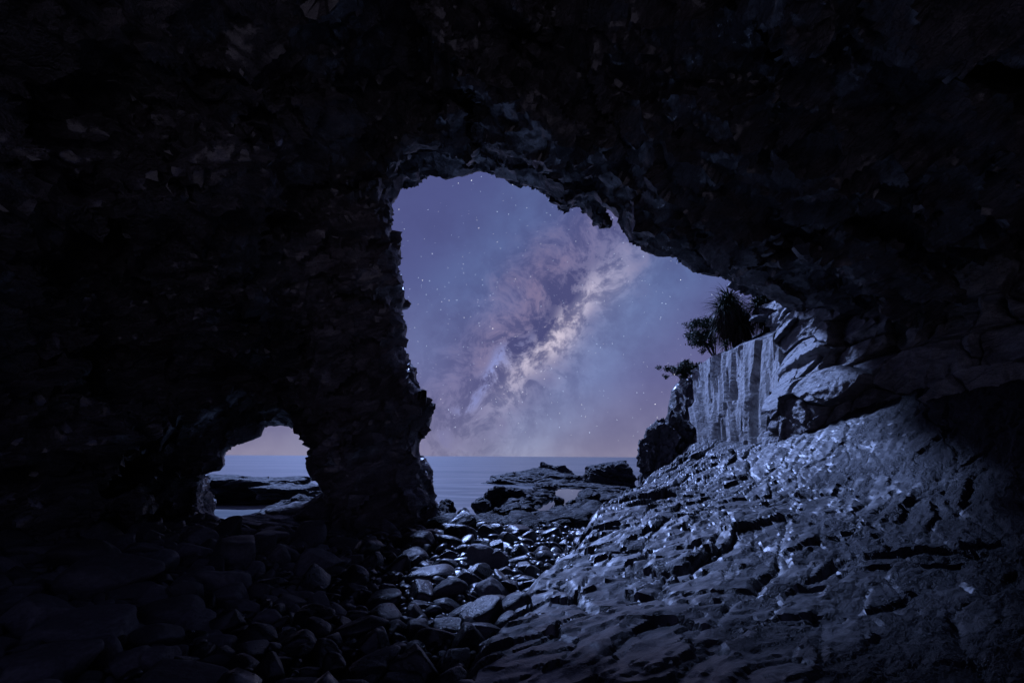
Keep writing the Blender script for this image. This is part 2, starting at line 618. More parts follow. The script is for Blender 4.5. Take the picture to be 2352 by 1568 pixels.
# ------------------------------------------------------------------ cave shell
Y0 = 12.5
mouth = [(964, 919), (957, 857), (933, 820), (925, 795), (931, 765), (929, 725), (937, 710), (931, 684), (924, 673),
         (914, 626), (903, 582), (896, 534), (903, 512), (896, 490), (898, 471), (913, 449), (924, 422), (936, 409),
         (958, 415), (971, 400), (995, 393), (1019, 396), (1023, 402), (1048, 400), (1074, 396), (1092, 382), (1114, 389),
         (1151, 400), (1181, 413), (1217, 422), (1247, 435), (1269, 450), (1298, 459), (1331, 455), (1360, 444),
         (1371, 460), (1394, 479), (1408, 486), (1430, 508), (1452, 549), (1482, 565), (1507, 582), (1537, 587),
         (1563, 596), (1588, 617), (1629, 637), (1665, 644), (1715, 666), (1760, 686), (1830, 712)]
mouth_low = [(1040, 1260), (1000, 1180), (996, 1139), (991, 1114), (994, 1086), (978, 1061), (966, 1031), (983, 982), (988, 957), (975, 926)]
arch = [(461, 1200), (470, 1175), (477, 1154), (468, 1132), (464, 1114), (490, 1104), (524, 1089), (533, 1073), (535, 1054),
        (525, 1047), (542, 1032), (567, 1023), (592, 1018), (611, 1001), (614, 986), (622, 993), (640, 983), (690, 993),
        (714, 1024), (730, 1048), (756, 1079), (775, 1100), (815, 1150), (840, 1260), (450, 1260)]


def sd_poly(px, pz, poly):
    poly = np.asarray(poly, np.float64)
    q = np.stack([px.ravel(), pz.ravel()], 1)
    dmin = np.full(len(q), 1e9)
    inside = np.zeros(len(q), bool)
    for a, b in zip(poly, np.roll(poly, -1, 0)):
        e = b - a
        w = q - a
        t = np.clip((w @ e) / (e @ e + 1e-12), 0, 1)
        dmin = np.minimum(dmin, np.sum((w - t[:, None] * e) ** 2, 1))
        cond = (a[1] > q[:, 1]) != (b[1] > q[:, 1])
        with np.errstate(divide='ignore', invalid='ignore'):
            xi = a[0] + (q[:, 1] - a[1]) / (b[1] - a[1] + 1e-15) * e[0]
        inside ^= cond & (q[:, 0] < xi)
    s = np.sqrt(dmin)
    return np.where(inside, -s, s).reshape(px.shape)


def surface_nets(f, org, h, least=3000):
    s = f < 0
    cnt = np.zeros(tuple(k - 1 for k in f.shape), np.int8)
    cor = [(a, b, c) for a in (0, 1) for b in (0, 1) for c in (0, 1)]
    nx, ny, nz = cnt.shape
    for a, b, c in cor:
        cnt += s[a:a + nx, b:b + ny, c:c + nz]
    cells = np.argwhere((cnt > 0) & (cnt < 8))
    ids = np.full(cnt.shape, -1, np.int32)
    ids[tuple(cells.T)] = np.arange(len(cells))
    val = {k: f[cells[:, 0] + k[0], cells[:, 1] + k[1], cells[:, 2] + k[2]] for k in cor}
    acc = np.zeros((len(cells), 3))
    num = np.zeros(len(cells))
    for k in cor:
        for ax in range(3):
            if k[ax] == 0:
                k2 = tuple(1 if q == ax else k[q] for q in range(3))
                fa, fb = val[k], val[k2]
                x = (fa < 0) != (fb < 0)
                t = np.where(x, fa / np.where(x, fa - fb, 1), 0)
                pos = np.array(k, float)[None] + np.eye(3)[ax][None] * t[:, None]
                acc += np.where(x[:, None], pos, 0)
                num += x
    V = org + (cells + acc / num[:, None]) * h
    faces = []
    for ax in range(3):
        o1, o2 = [(1, 2), (2, 0), (0, 1)][ax]
        sl0 = [slice(None)] * 3
        sl1 = [slice(None)] * 3
        sl0[ax] = slice(0, -1)
        sl1[ax] = slice(1, None)
        d = s[tuple(sl0)] != s[tuple(sl1)]
        e = np.argwhere(d)
        ok = (e[:, o1] > 0) & (e[:, o2] > 0) & (e[:, o1] < cnt.shape[o1]) & (e[:, o2] < cnt.shape[o2])
        e = e[ok]
        sg = s[tuple(e.T)]
        u1 = np.eye(3, dtype=int)[o1]
        u2 = np.eye(3, dtype=int)[o2]
        q = np.stack([ids[tuple((e - u1 - u2).T)], ids[tuple((e - u2).T)], ids[tuple(e.T)], ids[tuple((e - u1).T)]], 1)
        q[~sg] = q[~sg][:, ::-1]
        faces.append(q)
    F = np.concatenate(faces)
    F = F[(F >= 0).all(1)]
    # drop loose crumbs: keep only the largest connected piece
    lab = np.arange(len(V))
    E = np.concatenate([F[:, [0, 1]], F[:, [1, 2]], F[:, [2, 3]]])
    while True:
        m_ = np.minimum(lab[E[:, 0]], lab[E[:, 1]])
        new = lab.copy()
        np.minimum.at(new, lab[E[:, 0]], m_)
        np.minimum.at(new, lab[E[:, 1]], m_)
        new = new[new]
        new = np.minimum(new, new[lab])
        if (new == lab).all():
            break
        lab = new
    cnts = np.bincount(lab, minlength=len(V))
    ok = cnts[lab] > least
    return V, F[ok[F].all(1)]


def subdivide(V, F):
    n = len(V)
    E = np.concatenate([F[:, [k, (k + 1) % 4]] for k in range(4)])
    E.sort(axis=1)
    key = E[:, 0].astype(np.int64) * n + E[:, 1]
    uq, inv = np.unique(key, return_inverse=True)
    e0, e1 = uq // n, uq % n
    Vm = (V[e0] + V[e1]) / 2
    Vc = V[F].mean(1)
    # soft average so that the grid does not show
    nf = len(F)
    m = [n + inv[k * nf:(k + 1) * nf] for k in range(4)]
    c = n + len(uq) + np.arange(nf)
    out = np.concatenate([np.stack([F[:, k], m[k], c, m[(k - 1) % 4]], 1) for k in range(4)])
    return np.concatenate([V, Vm, Vc]), out


def bed(p):
    """bedding height: the beds are folded over the cave like an arch"""
    return 0.88 * p[:, 2] + 0.46 * np.sqrt((p[:, 0] + 1.6) ** 2 + 0.6) + 0.10 * p[:, 1]


def cave_detail(p, amp=1.0):
    """medium and small relief of bedded, broken rock"""
    q = bed(p)
    warp = 0.5 * perlin(p * 0.35) + 0.16 * perlin(p * 1.3 + 5)
    b = ledges(q * 0.9 + warp * 1.2, 4, 0.10) - 0.5
    b2 = ledges(q * 3.4 + warp * 2.0, 8, 0.2) - 0.5
    e = np.stack([p[:, 0] * 0.42, p[:, 1] * 0.42, q * 0.85], 1)
    g, lev, tl = facets(e + warp[:, None] * 0.35, 2)
    gap = 1 - smooth(g, 0.0, 0.10)
    return amp * (0.55 * b + 0.12 * b2 + 0.75 * lev + 0.85 * tl + 0.10 * ridged(p * 0.8 + 3, 2) - 0.22 * gap)


def build_cave():
    h = 0.157
    x = np.arange(-11.5, 15.0, h)
    y = np.arange(-8.5, 17.0, h)
    z = np.arange(-0.5, 17.5, h)
    X2, Z2 = np.meshgrid(x, z, indexing='ij')
    pm = [P(a, b, Y0)[[0, 2]] for a, b in mouth_low + mouth]
    right_z = pm[-1][1]
    pm = pm + [np.array([30.0, right_z - 1.5]), np.array([30.0, -8.0]), np.array([pm[0][0], -8.0])]
    pa = [P(a, b, Y0)[[0, 2]] for a, b in arch]
    pa[-1][1] = pa[-2][1] = -8.0
    sm = sd_poly(X2, Z2, pm).astype(np.float32)
    sa = sd_poly(X2, Z2, pa).astype(np.float32)
    fl = np.where(y > Y0, 0.85 * (y - Y0) - 0.0, 0.10 * (Y0 - y)).astype(np.float32)
    fm = sm[:, None, :] - fl[None, :, None]
    fm = np.maximum(fm, (3.0 - y)[None, :, None].astype(np.float32))
    fl2 = np.where(y > Y0, 0.75 * (y - Y0), 0.40 * (Y0 - y)).astype(np.float32)
    fa = sa[:, None, :] - fl2[None, :, None] - 0.12
    fa = np.maximum(fa, (8.0 - y)[None, :, None].astype(np.float32))
    # the chamber
    xx = (np.abs(x - 2.9) / 10.9)[:, None, None] ** 3
    yy = np.where(y > 1.5, np.abs(y - 1.5) / 10.3, np.abs(y - 1.5) / 9.3)[None, :, None] ** 3
    zz = (np.maximum(z - 2.0, 0) / 12.6)[None, None, :] ** 2.6
    fi = (((xx + yy + zz) ** (1 / 3.0)) - 1).astype(np.float32) * 10.0
    # low roof over the right half, level with the brow of the mouth
    brow = np.array([P(a_, b_, Y0)[[0, 2]] for a_, b_ in mouth[25:]])
    zr = np.interp(x, brow[:, 0], brow[:, 1])
    zr = np.where(x > brow[-1, 0], brow[-1, 1] + 0.05 * (x - brow[-1, 0]), zr)
    sl = np.interp(x, [-1.5, 1.5, 4.5], [1.2, 0.45, 0.14])
    zc = zr[:, None] + sl[:, None] * np.maximum(Y0 - y, 0)[None, :] - 0.15
    fi = np.maximum(fi, ((z[None, None, :] - zc[:, :, None]) * 0.9).astype(np.float32))
    # unseen opening added behind the viewer, letting sky light onto pillar and wall
    fb = np.maximum(np.maximum(np.abs(x + 0.2)[:, None, None] - 7.6, np.abs(z - 6.0)[None, None, :] - 6.5), (y - 2.0)[None, :, None]).astype(np.float32)
    fa = np.minimum(fa, fb)
    k = 0.5
    # soft union between the chamber and the mouths
    hh = np.clip(0.5 + 0.5 * (np.minimum(fm, fa) - fi) / k, 0, 1)
    void = np.minimum(fm, fa) * (1 - hh) + fi * hh - k * hh * (1 - hh)
    core = surface_nets(1.25 - void[::4, ::4, ::4], np.array([x[0], y[0], z[0]]), h * 4, 50)
    band = np.argwhere(np.abs(void) < 1.3)
    pts = np.stack([x[band[:, 0]], y[band[:, 1]], z[band[:, 2]]], 1)
    keep = smooth(np.abs(pts[:, 1] - Y0), 0.2, 2.6) * 0.85 + 0.15
    nb = 0.75 * perlin(pts * 0.22 + 9) + 0.38 * perlin(pts * 0.5 + 2)
    nb = keep * nb + (0.02 + 0.98 * keep) * cave_detail(pts, 0.9)
    nb = np.where(pts[:, 1] > 8.5, np.maximum(nb, -0.55), nb)          # no holes through the seaward wall
    void[tuple(band.T)] += nb.astype(np.float32)
    V, F = surface_nets(void, np.array([x[0], y[0], z[0]]), h)
    V, F = subdivide(V, F)
    N = vert_normals(V, F)
    # fine relief
    q = bed(V)
    w = perlin(V * 1.1) * 0.5
    fine = 0.07 * (ledges(q * 8.0 + w * 3, 12, 0.2) - 0.5) + 0.03 * ridged(V * 2.6, 2) + 0.022 * perlin(V * 7.0)
    g, lev, tl = facets(np.stack([V[:, 0] * 1.25, V[:, 1] * 1.25, q * 2.2], 1) + w[:, None] * 0.6, 21)
    fine += 0.14 * lev + 0.28 * tl - 0.06 * (1 - smooth(g, 0.0, 0.10))
    near_rim = smooth(np.abs(V[:, 1] - Y0), 0.1, 1.2) * 0.5 + 0.5
    fine *= near_rim
    V = V + N * fine[:, None]
    return V, F, core


def to_parts(V, F, sel):
    f = F[sel]
    u, inv = np.unique(f, return_inverse=True)
    return V[u], inv.reshape(f.shape)


V, F, core = build_cave()
print('cave faces', len(F))
fc = V[F].mean(1)
wob = 0.9 * perlin(fc * 0.6) + 0.5 * perlin(fc * 1.7)
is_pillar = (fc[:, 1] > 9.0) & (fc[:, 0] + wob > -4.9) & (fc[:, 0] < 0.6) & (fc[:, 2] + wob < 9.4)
is_roof = ~is_pillar & ((fc[:, 2] > 9.6) | (fc[:, 0] > 1.2))
is_wall = ~is_pillar & ~is_roof
cave = tag(link_obj('cave', None), kind='structure')
for nm, s in (('roof', is_roof), ('pillar', is_pillar), ('side_wall', is_wall)):
    v, f = to_parts(V, F, s)
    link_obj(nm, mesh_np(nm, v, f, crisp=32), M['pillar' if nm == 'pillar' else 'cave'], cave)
link_obj('light_leak_liner', mesh_np('light_leak_liner', *core), M['cave'], cave)  # unseen liner added behind the cave surface to block light leaks
del V, F, fc

# ------------------------------------------------------------------ ground, sea, tide pool
pool_px = [(1207, 1190), (1218, 1183), (1232, 1174), (1243, 1166), (1249, 1151), (1262, 1147), (1271, 1146), (1273, 1136), (1274, 1127),
           (1300, 1126), (1330, 1128), (1324, 1146), (1329, 1160), (1310, 1164), (1281, 1167), (1262, 1175), (1250, 1185), (1255, 1193), (1226, 1193)]
POOL_Z = 1.15
pool_poly = [PZ(a, b, POOL_Z)[:2] for a, b in pool_px]
slab_edge = [(1010, 1640, 3.0), (1040, 1568, 3.45), (1090, 1470, 4.15), (1150, 1390, 4.8), (1230, 1300, 5.9), (1330, 1225, 7.2), (1375, 1165, 9.0),
             (1480, 1095, 12.0), (1560, 1055, 14.2), (1610, 1010, 15.8)]
EDGE = np.array([P(*e) for e in slab_edge])


def edge_x(y):
    return np.interp(y, EDGE[:, 1], EDGE[:, 0])


def ground_z(x, y):
    x = np.asarray(x, float); y = np.asarray(y, float)
    z = 1.62 + 0.0 * x
    z = z - 0.42 * smooth(y, 9, 16)
    left = smooth(-x, -0.2, 1.6)
    z = z - left * 3.2 * smooth(y, 14.2, 19.5)
    z = z - (1 - left) * 3.0 * smooth(y, 27.0, 34.0)
    z = z + 0.25 * smooth(-x, 2.0, 6.5) * smooth(12 - y, 0, 6)
    z = z - 1.2 * smooth(x - edge_x(y), 0.1, 1.2) * (y < 16)
    pts = np.stack([x, y, np.zeros_like(x)], 1)
    z = z + 0.10 * fbm(pts * 0.5, 3) * smooth(y, 4, 12) + 0.07 * fbm(pts * 0.9 + 4, 3) * smooth(y, 13, 17)
    sd = sd_poly(x, y, pool_poly)
    flat = smooth(y, 13.5, 16) * smooth(x, -0.6, 0.6) * (1 - smooth(y, 27, 29))
    z = z * (1 - flat) + flat * (POOL_Z + 0.025 + 0.02 * perlin(pts * 1.3))
    basin = smooth(-sd, -0.12, 0.2)
    z = np.where(y > 14, z * (1 - basin) + (POOL_Z - 0.35) * basin, z)
    return z


def build_ground():
    xs = np.concatenate([np.arange(-60, -9, 1.5), np.arange(-9, 6, 0.14), np.arange(6, 60, 1.5)])
    ys = np.concatenate([np.arange(-9, 2, 0.5), np.arange(2, 36, 0.14), np.arange(36, 80, 2.0)])
    X, Y = np.meshgrid(xs, ys, indexing='ij')
    Z = ground_z(X.ravel(), Y.ravel())
    return mesh_np('ground', np.stack([X.ravel(), Y.ravel(), Z], 1), grid_faces(len(xs), len(ys)))


tag(link_obj('ground', build_ground(), M['gravel']), kind='structure')

sv = np.array([[-9000, 9, 0], [9000, 9, 0], [9000, 20000, 0], [-9000, 20000, 0]], float)
tag(link_obj('sea', mesh_np('sea', sv, np.array([[0, 1, 2, 3]])), M['sea']), kind='structure')

pc = np.mean(pool_poly, 0)
pp = np.array([[*(pc + (q - pc) * 1.18), POOL_Z] for q in pool_poly] + [[*pc, POOL_Z]])
npz = len(pool_poly)
pf = np.array([[i, (i + 1) % npz, npz] for i in range(npz)])
tag(link_obj('tide_pool', mesh_np('tide_pool', pp, pf), M['pool']), kind='structure')

# ------------------------------------------------------------------ sloping slab on the right
slab_pts = slab_edge[1:] + [
    (1650, 1020, 16.5), (1710, 1018, 14.8), (1780, 1004, 13.2), (1900, 960, 12.0), (2010, 920, 11.0), (2150, 890, 10.0), (2352, 850, 8.7),
    (1560, 1180, 8.3), (1700, 1130, 9.3), (1850, 1090, 9.5), (2352, 1020, 7.0), (2100, 1040, 8.2),
    (1450, 1330, 5.5), (1650, 1280, 6.0), (1900, 1240, 6.2), (2352, 1200, 5.6),
    (1250, 1480, 3.95), (1500, 1460, 4.0), (1850, 1430, 4.2), (2352, 1380, 4.1), (1200, 1568, 3.4), (1700, 1568, 3.25), (2352, 1568, 3.05)]
SP = np.array([P(*e) for e in slab_pts])
SP = np.concatenate([SP, [[1.2, 1.5, 1.85], [4.0, 1.0, 2.3], [8.0, 2.0, 3.3], [12.5, 5.0, 5.0], [0.6, -1, 1.8]]])
slab_f = tps(SP[:, :2], SP[:, 2], 0.02)


def slab_z(x, y):
    q = np.stack([x, y], 1)
    z = slab_f(q)
    return z


def build_slab():
    ys = [-1.0]
    while ys[-1] < 19.0:
        ys.append(ys[-1] + (0.015 + 0.0048 * abs(ys[-1] - 2.0) if ys[-1] > 2 else 0.12))
    ys = np.array(ys)
    nw = 420
    tw = np.linspace(0, 1, nw) ** 1.25
    Yg, T = np.meshgrid(ys, tw, indexing='ij')
    x0 = edge_x(Yg) - 0.9
    x1 = np.interp(Yg, [-1, 3, 8.7, 10, 12, 13.3, 19], [13.5, 13.5, 11.0, 10.6, 9.8, 9.4, 9.4])
    Xg = x0 + (x1 - x0) * T
    x, y = Xg.ravel(), Yg.ravel()
    z = slab_z(np.maximum(x, edge_x(y) - 0.1), y)
    d = np.maximum(edge_x(y) + 0.15 - x, 0)
    z = z - 1.5 * d ** 1.25 - 0.6 * d ** 2
    p = np.stack([x, y, z], 1)
    # beds that run up the slope away from the viewer
    along = np.array([0.83, 0.56, 0.0])
    across = np.array([0.56, -0.83, 0.0])
    a, c = p @ along, p @ across
    w = 0.55 * perlin(p * 0.40) + 0.16 * perlin(p * 1.4)
    g1, l1, t1 = facets(np.stack([a * 0.40, c * 1.0 + w * 0.8, z * 0.3], 1), 33)
    g2, l2, t2 = facets(np.stack([a * 1.2, c * 3.2 + w * 1.6, z * 0.5], 1), 59)
    g3, l3, t3 = facets(np.stack([a * 3.4, c * 8.5 + w * 3.0, z], 1), 43)
    rel = 0.07 * (ledges(c * 0.8 + w * 1.4, 41, 0.10) - 0.5) + 0.05 * l1 + 0.11 * t1 + 0.022 * l2 + 0.075 * t2 + 0.010 * l3 + 0.036 * t3
    rel *= 1 - 0.5 * smooth(x, 5.0, 7.5)
    rel -= 0.05 * (1 - smooth(g1, 0, 0.04)) + 0.022 * (1 - smooth(g2, 0, 0.06))
    rel += 0.20 * perlin(p * 0.30 + 3) + 0.010 * ridged(np.stack([a * 3.0, c * 8.0 + w * 2, z], 1), 2)
    near = 0.55 + 0.45 * smooth(y, 3, 7)
    z = z + rel * near
    # block row below the cliff end
    return mesh_np('slab', np.stack([x, y, z], 1), grid_faces(len(ys), nw), crisp=24)


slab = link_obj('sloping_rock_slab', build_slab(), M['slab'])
tag(slab, 'broad wet rock slab sloping up from the cobbles to the right cave wall', 'rock')

# ------------------------------------------------------------------ cliff / right wall
cl = [((1650, 960, 23.0), (1650, 815, 25.5)), ((1597, 960, 19.5), (1592, 846, 22.5)), ((1596, 975, 18.0), (1582, 850, 20.9)), ((1650, 1017, 15.9), (1640, 818, 19.3)), ((1710, 1018, 14.4), (1710, 790, 17.5)),
      ((1779, 1003, 13.0), (1788, 765, 15.7)), ((1812, 985, 12.8), (1840, 712, 14.4)), ((1900, 957, 11.8), (1950, 648, 12.4)), ((2010, 917, 10.9), (2060, 600, 11.2)),
      ((2150, 887, 9.9), (2180, 545, 9.9)), ((2352, 850, 8.7), (2352, 490, 8.5)), ((2640, 790, 7.3), (2640, 390, 7.1))]
CB = np.array([P(*b) for b, e in cl])
CE = np.array([P(*e) for b, e in cl])
CB = np.concatenate([CB, [[13.3, 2.5, 5.0]]])
CE = np.concatenate([CE, [[13.3, 2.5, 10.5]]])


def resample(A, n, key=None):
    d = np.concatenate([[0], np.cumsum(np.linalg.norm(np.diff(CB[:, :2], axis=0), axis=1))])
    s = np.linspace(0, d[-1], n)
    return s, np.stack([np.interp(s, d, A[:, k]) for k in range(3)], 1), d


def build_cliff(i0, i1, top, nres):
    """part of the wall between two stations: face with plates standing proud, and its top"""
    s_all, B, dd = resample(CB, nres)
    _, E, _ = resample(CE, nres)
    sel = (s_all >= dd[i0] - 1e-6) & (s_all <= dd[i1] + 1e-6)
    s, B, E = s_all[sel], B[sel], E[sel]
    tang = np.gradient(B[:, :2], axis=0)
    tang /= np.linalg.norm(tang, axis=1)[:, None]
    nrm = np.stack([tang[:, 1], -tang[:, 0]], 1)
    nrm[nrm[:, 0] > 0.3] *= -1
    kh = nres // 75
    ker = np.ones(2 * kh + 1) / (2 * kh + 1)
    nrm = np.stack([np.convolve(np.pad(nrm[:, k], kh, mode='edge'), ker, 'valid') for k in range(2)], 1)
    nv, nt = 175, 34
    tv = np.linspace(-0.22, 1, nv)
    rows = [B + (E - B) * t for t in tv]
    tt = [t for t in tv]
    if top == 'slope':
        for k in range(1, nt):
            g = (k / nt) ** 1.3
            rows.append(E + np.concatenate([-nrm * 5.5 * g, np.full((len(s), 1), 2.4 * g)], 1) - np.array([0, 0, 0.05 * min(1, g * 12)]))
            tt.append(1 + g)
    else:
        for k in range(1, nt):
            g = k / nt
            rows.append(E + (E - B) * 0.55 * g + np.concatenate([nrm * 0.2 * g, np.zeros((len(s), 1))], 1))
            tt.append(1 + g)
    G = np.array(rows)                                  # (t, s, 3)
    T = np.repeat(np.array(tt)[:, None], len(s), 1).ravel()
    Sg = np.repeat(s[None], len(tt), 0).ravel()
    V = G.reshape(-1, 3)
    Nn = np.concatenate([np.repeat(nrm[None], len(tt), 0).reshape(-1, 2), np.zeros((len(V), 1))], 1)
    w = perlin(V * 0.9) * 0.6 + perlin(V * 3.1) * 0.2
    return V, Nn, T, Sg, w, len(tt), len(s)


# the pale buttress
V, Nn, T, Sg, w, na, nb = build_cliff(0, 5, 'slope', 1800)
hz = V[:, 2]
w = 0.55 * perlin(np.stack([Sg * 0.9, hz * 0.30, hz * 0], 1)) + 0.12 * perlin(np.stack([Sg * 4, hz * 1.1, hz * 0 + 3], 1))
q = np.stack([Sg * 1.9 + w * 0.7, hz * 0.20 + w * 0.4], 1)
f1, f2, cid = worley2(q, 3)
q = np.stack([Sg * 5.0 + w * 1.2, hz * 0.34 + 3], 1)
g1, g2, cid2 = worley2(q, 5)
q = np.stack([Sg * 13 + w * 2, hz * 0.6 + 9], 1)
_, _, cid3 = worley2(q, 6)
face = smooth(T, 1.06, 0.98)
rel = 0.42 * (cid - 0.55) + 0.22 * (cid2 - 0.5) + 0.09 * (cid3 - 0.5) + 0.12 * perlin(np.stack([Sg * 3, hz * 0.4, hz * 0], 1))
deep = ((cid2 > 0.84) & (cid3 < 0.85)) | ((cid3 > 0.90) & (hz > 5.2))
rel = np.where(deep, rel * 0.2 - 0.42, rel)
rel += 0.02 * ridged(np.stack([Sg * 9, hz * 0.35, Sg * 0], 1), 3)
rg_ = rel.reshape(na, nb)
rg_ = np.pad(rg_, ((0, 0), (2, 2)), mode='edge')
rel = sum(rg_[:, k:k + nb] for k in range(5)).ravel() / 5
V = V + Nn * (rel * face)[:, None]
topm = smooth(T, 0.98, 1.04)
V[:, 2] += topm * (0.10 * fbm(V * np.array([1.2, 1.2, 1.2]), 3) + 0.05 * (ledges((V[:, 0] * 0.75 + V[:, 1] * 0.65) * 3 + w * 2, 3) - 0.5))
GF = grid_faces(na, nb)
up = T[GF].mean(1) > 1.035
fv, ff = to_parts(V, GF, ~up)
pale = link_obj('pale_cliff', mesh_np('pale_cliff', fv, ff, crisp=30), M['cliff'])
tag(pale, 'pale flaky cliff buttress with vertical splintered plates, lit bright by moonlight', 'cliff')
fv, ff = to_parts(V, GF, up)
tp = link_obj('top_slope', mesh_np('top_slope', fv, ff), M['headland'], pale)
tp['label'] = 'dark streaked sloping top of the pale buttress'

# the darker wall that runs on towards the viewer
V, Nn, T, Sg, w, na, nb = build_cliff(4, len(CB) - 1, 'up', 900)
hz = V[:, 2]
q = np.stack([Sg * 0.62 + w * 0.35 + hz * 0.1, T * 3.1 + w * 0.3 + Sg * 0.04], 1)
f1, f2, cid = worley2(q, 13)
q2 = np.stack([Sg * 2.2 + w * 0.8, T * 8.0 + w], 1)
_, _, cid2 = worley2(q2, 15)
tier = smooth(np.abs(T - 0.42 - 0.10 * perlin(np.stack([Sg * 0.5, Sg * 0, Sg * 0], 1))), 0.14, 0.05)
gw, lw, tw_ = facets(np.stack([Sg * 0.75 + w * 0.3, T * 3.6 + Sg * 0.10, Sg * 0], 1), 51)
rel = 0.75 * lw + 0.55 * tw_ + 0.14 * (cid2 - 0.5) + 0.05 * ridged(V * 1.6, 2) + 0.02 * ridged(V * 6, 2) - 0.15 * (1 - smooth(gw, 0, 0.05))
s5 = np.linalg.norm(np.diff(CB[:6, :2], axis=0), axis=1).sum()
rel = rel - 0.5 * smooth(s5 + 0.05 - Sg, 0.0, 0.35)
rel = rel - tier * (0.45 + 0.4 * (cid2 - 0.3)) - 0.35 * smooth(T, 0.42, 0.75) + 0.25 * smooth(0.42 - T, 0.1, 0.3)
V = V + Nn * rel[:, None]
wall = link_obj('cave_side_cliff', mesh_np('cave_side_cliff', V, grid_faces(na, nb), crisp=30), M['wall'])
tag(wall, 'dark stepped rock wall of broken panels above the slab, right of the pale buttress', 'cliff')


def cliff_top_z(x, y):
    """height of the buttress top at a ground position"""
    best, bz = 1e9, 7.5
    for i in range(0, 5):
        for a in np.linspace(0, 1, 12):
            e = CE[i] + (CE[i + 1] - CE[i]) * a
            dd_ = math.hypot(x - e[0], y - e[1])
            if dd_ < best:
                best, bz = dd_, e[2] + 2.4 * min(1, dd_ / 5.5)
    return bz


# ------------------------------------------------------------------ rocks
def ico(sub):
    t = (1 + 5 ** 0.5) / 2
    v = [(-1, t, 0), (1, t, 0), (-1, -t, 0), (1, -t, 0), (0, -1, t), (0, 1, t), (0, -1, -t), (0, 1, -t), (t, 0, -1), (t, 0, 1), (-t, 0, -1), (-t, 0, 1)]
    f = np.array([(0, 11, 5), (0, 5, 1), (0, 1, 7), (0, 7, 10), (0, 10, 11), (1, 5, 9), (5, 11, 4), (11, 10, 2), (10, 7, 6), (7, 1, 8),
                  (3, 9, 4), (3, 4, 2), (3, 2, 6), (3, 6, 8), (3, 8, 9), (4, 9, 5), (2, 4, 11), (6, 2, 10), (8, 6, 7), (9, 8, 1)])
    v = np.array(v, float)
    v /= np.linalg.norm(v, axis=1)[:, None]
    for _ in range(sub):
        n = len(v)
        E = np.concatenate([f[:, [0, 1]], f[:, [1, 2]], f[:, [2, 0]]])
        E.sort(axis=1)
        uq, inv = np.unique(E[:, 0] * n + E[:, 1], return_inverse=True)
        mid = v[uq // n] + v[uq % n]
        mid /= np.linalg.norm(mid, axis=1)[:, None]
        k = len(f)
        a, b, c = n + inv[:k], n + inv[k:2 * k], n + inv[2 * k:]
        f = np.concatenate([np.stack([f[:, 0], a, c], 1), np.stack([f[:, 1], b, a], 1), np.stack([f[:, 2], c, b], 1), np.stack([a, b, c], 1)])
        v = np.concatenate([v, mid])
    return v, f


ICO = {k: ico(k) for k in (1, 2, 3, 4, 5)}


def rock_shape(seed, sub=4, cuts=14, sharp=14.0, box=0.0, noise_amp=0.08, strata=0.0, fine=0.0):
    """boulder: a soft intersection of random half-spaces with relief; unit size"""
    r = np.random.default_rng(seed)
    d, f = ICO[sub]
    n = r.normal(size=(cuts, 3))
    n /= np.linalg.norm(n, axis=1)[:, None]
    dist = r.uniform(0.62, 1.0, cuts)
    if box:
        b = np.concatenate([np.eye(3), -np.eye(3)])
        b = b + r.normal(size=b.shape) * 0.10
        b /= np.linalg.norm(b, axis=1)[:, None]
        n = np.concatenate([n, b])
        dist = np.concatenate([dist + 0.15, np.full(6, box)])
    k = np.maximum(d @ n.T, 0) / dist[None]
    rad = 1.0 / (np.sum(k ** sharp, 1) ** (1 / sharp) + 1e-6)
    rad = np.minimum(rad, 1.35)
    off = r.uniform(0, 60, 3)
    p = d * rad[:, None]
    w = perlin(p * 1.2 + off)
    rad = rad + noise_amp * fbm(p * 1.6 + off, 4)
    if strata:
        s = np.array([0.3 + 0.2 * r.normal(), 0.2 * r.normal(), 1.0])
        s /= np.linalg.norm(s)
        rad = rad + strata * (ledges(p @ s * 5.0 + w * 1.2, seed, 0.25) - 0.5)
        _, _, cid = worley(p * 2.6 + off + w[:, None] * 0.3, seed)
        rad = rad + strata * 0.9 * (cid - 0.5)
    if fine:
        rad = rad + fine * ridged(p * 4.5 + off, 3)
    return d * rad[:, None], f


NROCK = [0]


def rock(name, label, px0, px1, py0, py1, Y, deep, seed, mat='boulder', cat='rock', group=None, tilt=0, yaw=0, sink=0.0, **kw):
    """boulder that fills a box of the photograph when it stands at distance Y; real width, height and depth"""
    a, b = P(px0, (py0 + py1) / 2, Y), P(px1, (py0 + py1) / 2, Y)
    t, bt = P((px0 + px1) / 2, py0, Y), P((px0 + px1) / 2, py1, Y)
    W, H = np.linalg.norm(b - a), t[2] - bt[2]
    H = H * (1 + sink)
    c = (a + b) / 2
    c[2] = t[2] - H / 2
    kw.setdefault('sub', 5 if px1 - px0 > 80 else 4)
    v, f = rock_shape(seed, **kw)
    ct, st = math.cos(R(tilt)), math.sin(R(tilt))
    v = np.stack([v[:, 0] * ct + v[:, 2] * st, v[:, 1], -v[:, 0] * st + v[:, 2] * ct], 1)
    cy, sy = math.cos(R(yaw)), math.sin(R(yaw))
    v = np.stack([v[:, 0] * cy - v[:, 1] * sy, v[:, 0] * sy + v[:, 1] * cy, v[:, 2]], 1)
    lo, hi = v.min(0), v.max(0)
    v = (v - (lo + hi) / 2) / ((hi - lo) / 2)
    v = v * np.array([W / 2, deep / 2, H / 2])
    v[:, 2] += H / 2
    o = link_obj(name, mesh_np(name, v, f, crisp=32), M[mat])
    o.location = (c[0], c[1], c[2] - H / 2)
    tag(o, label, cat, group)
    return o


S = dict(strata=0.10, noise_amp=0.14, fine=0.03)
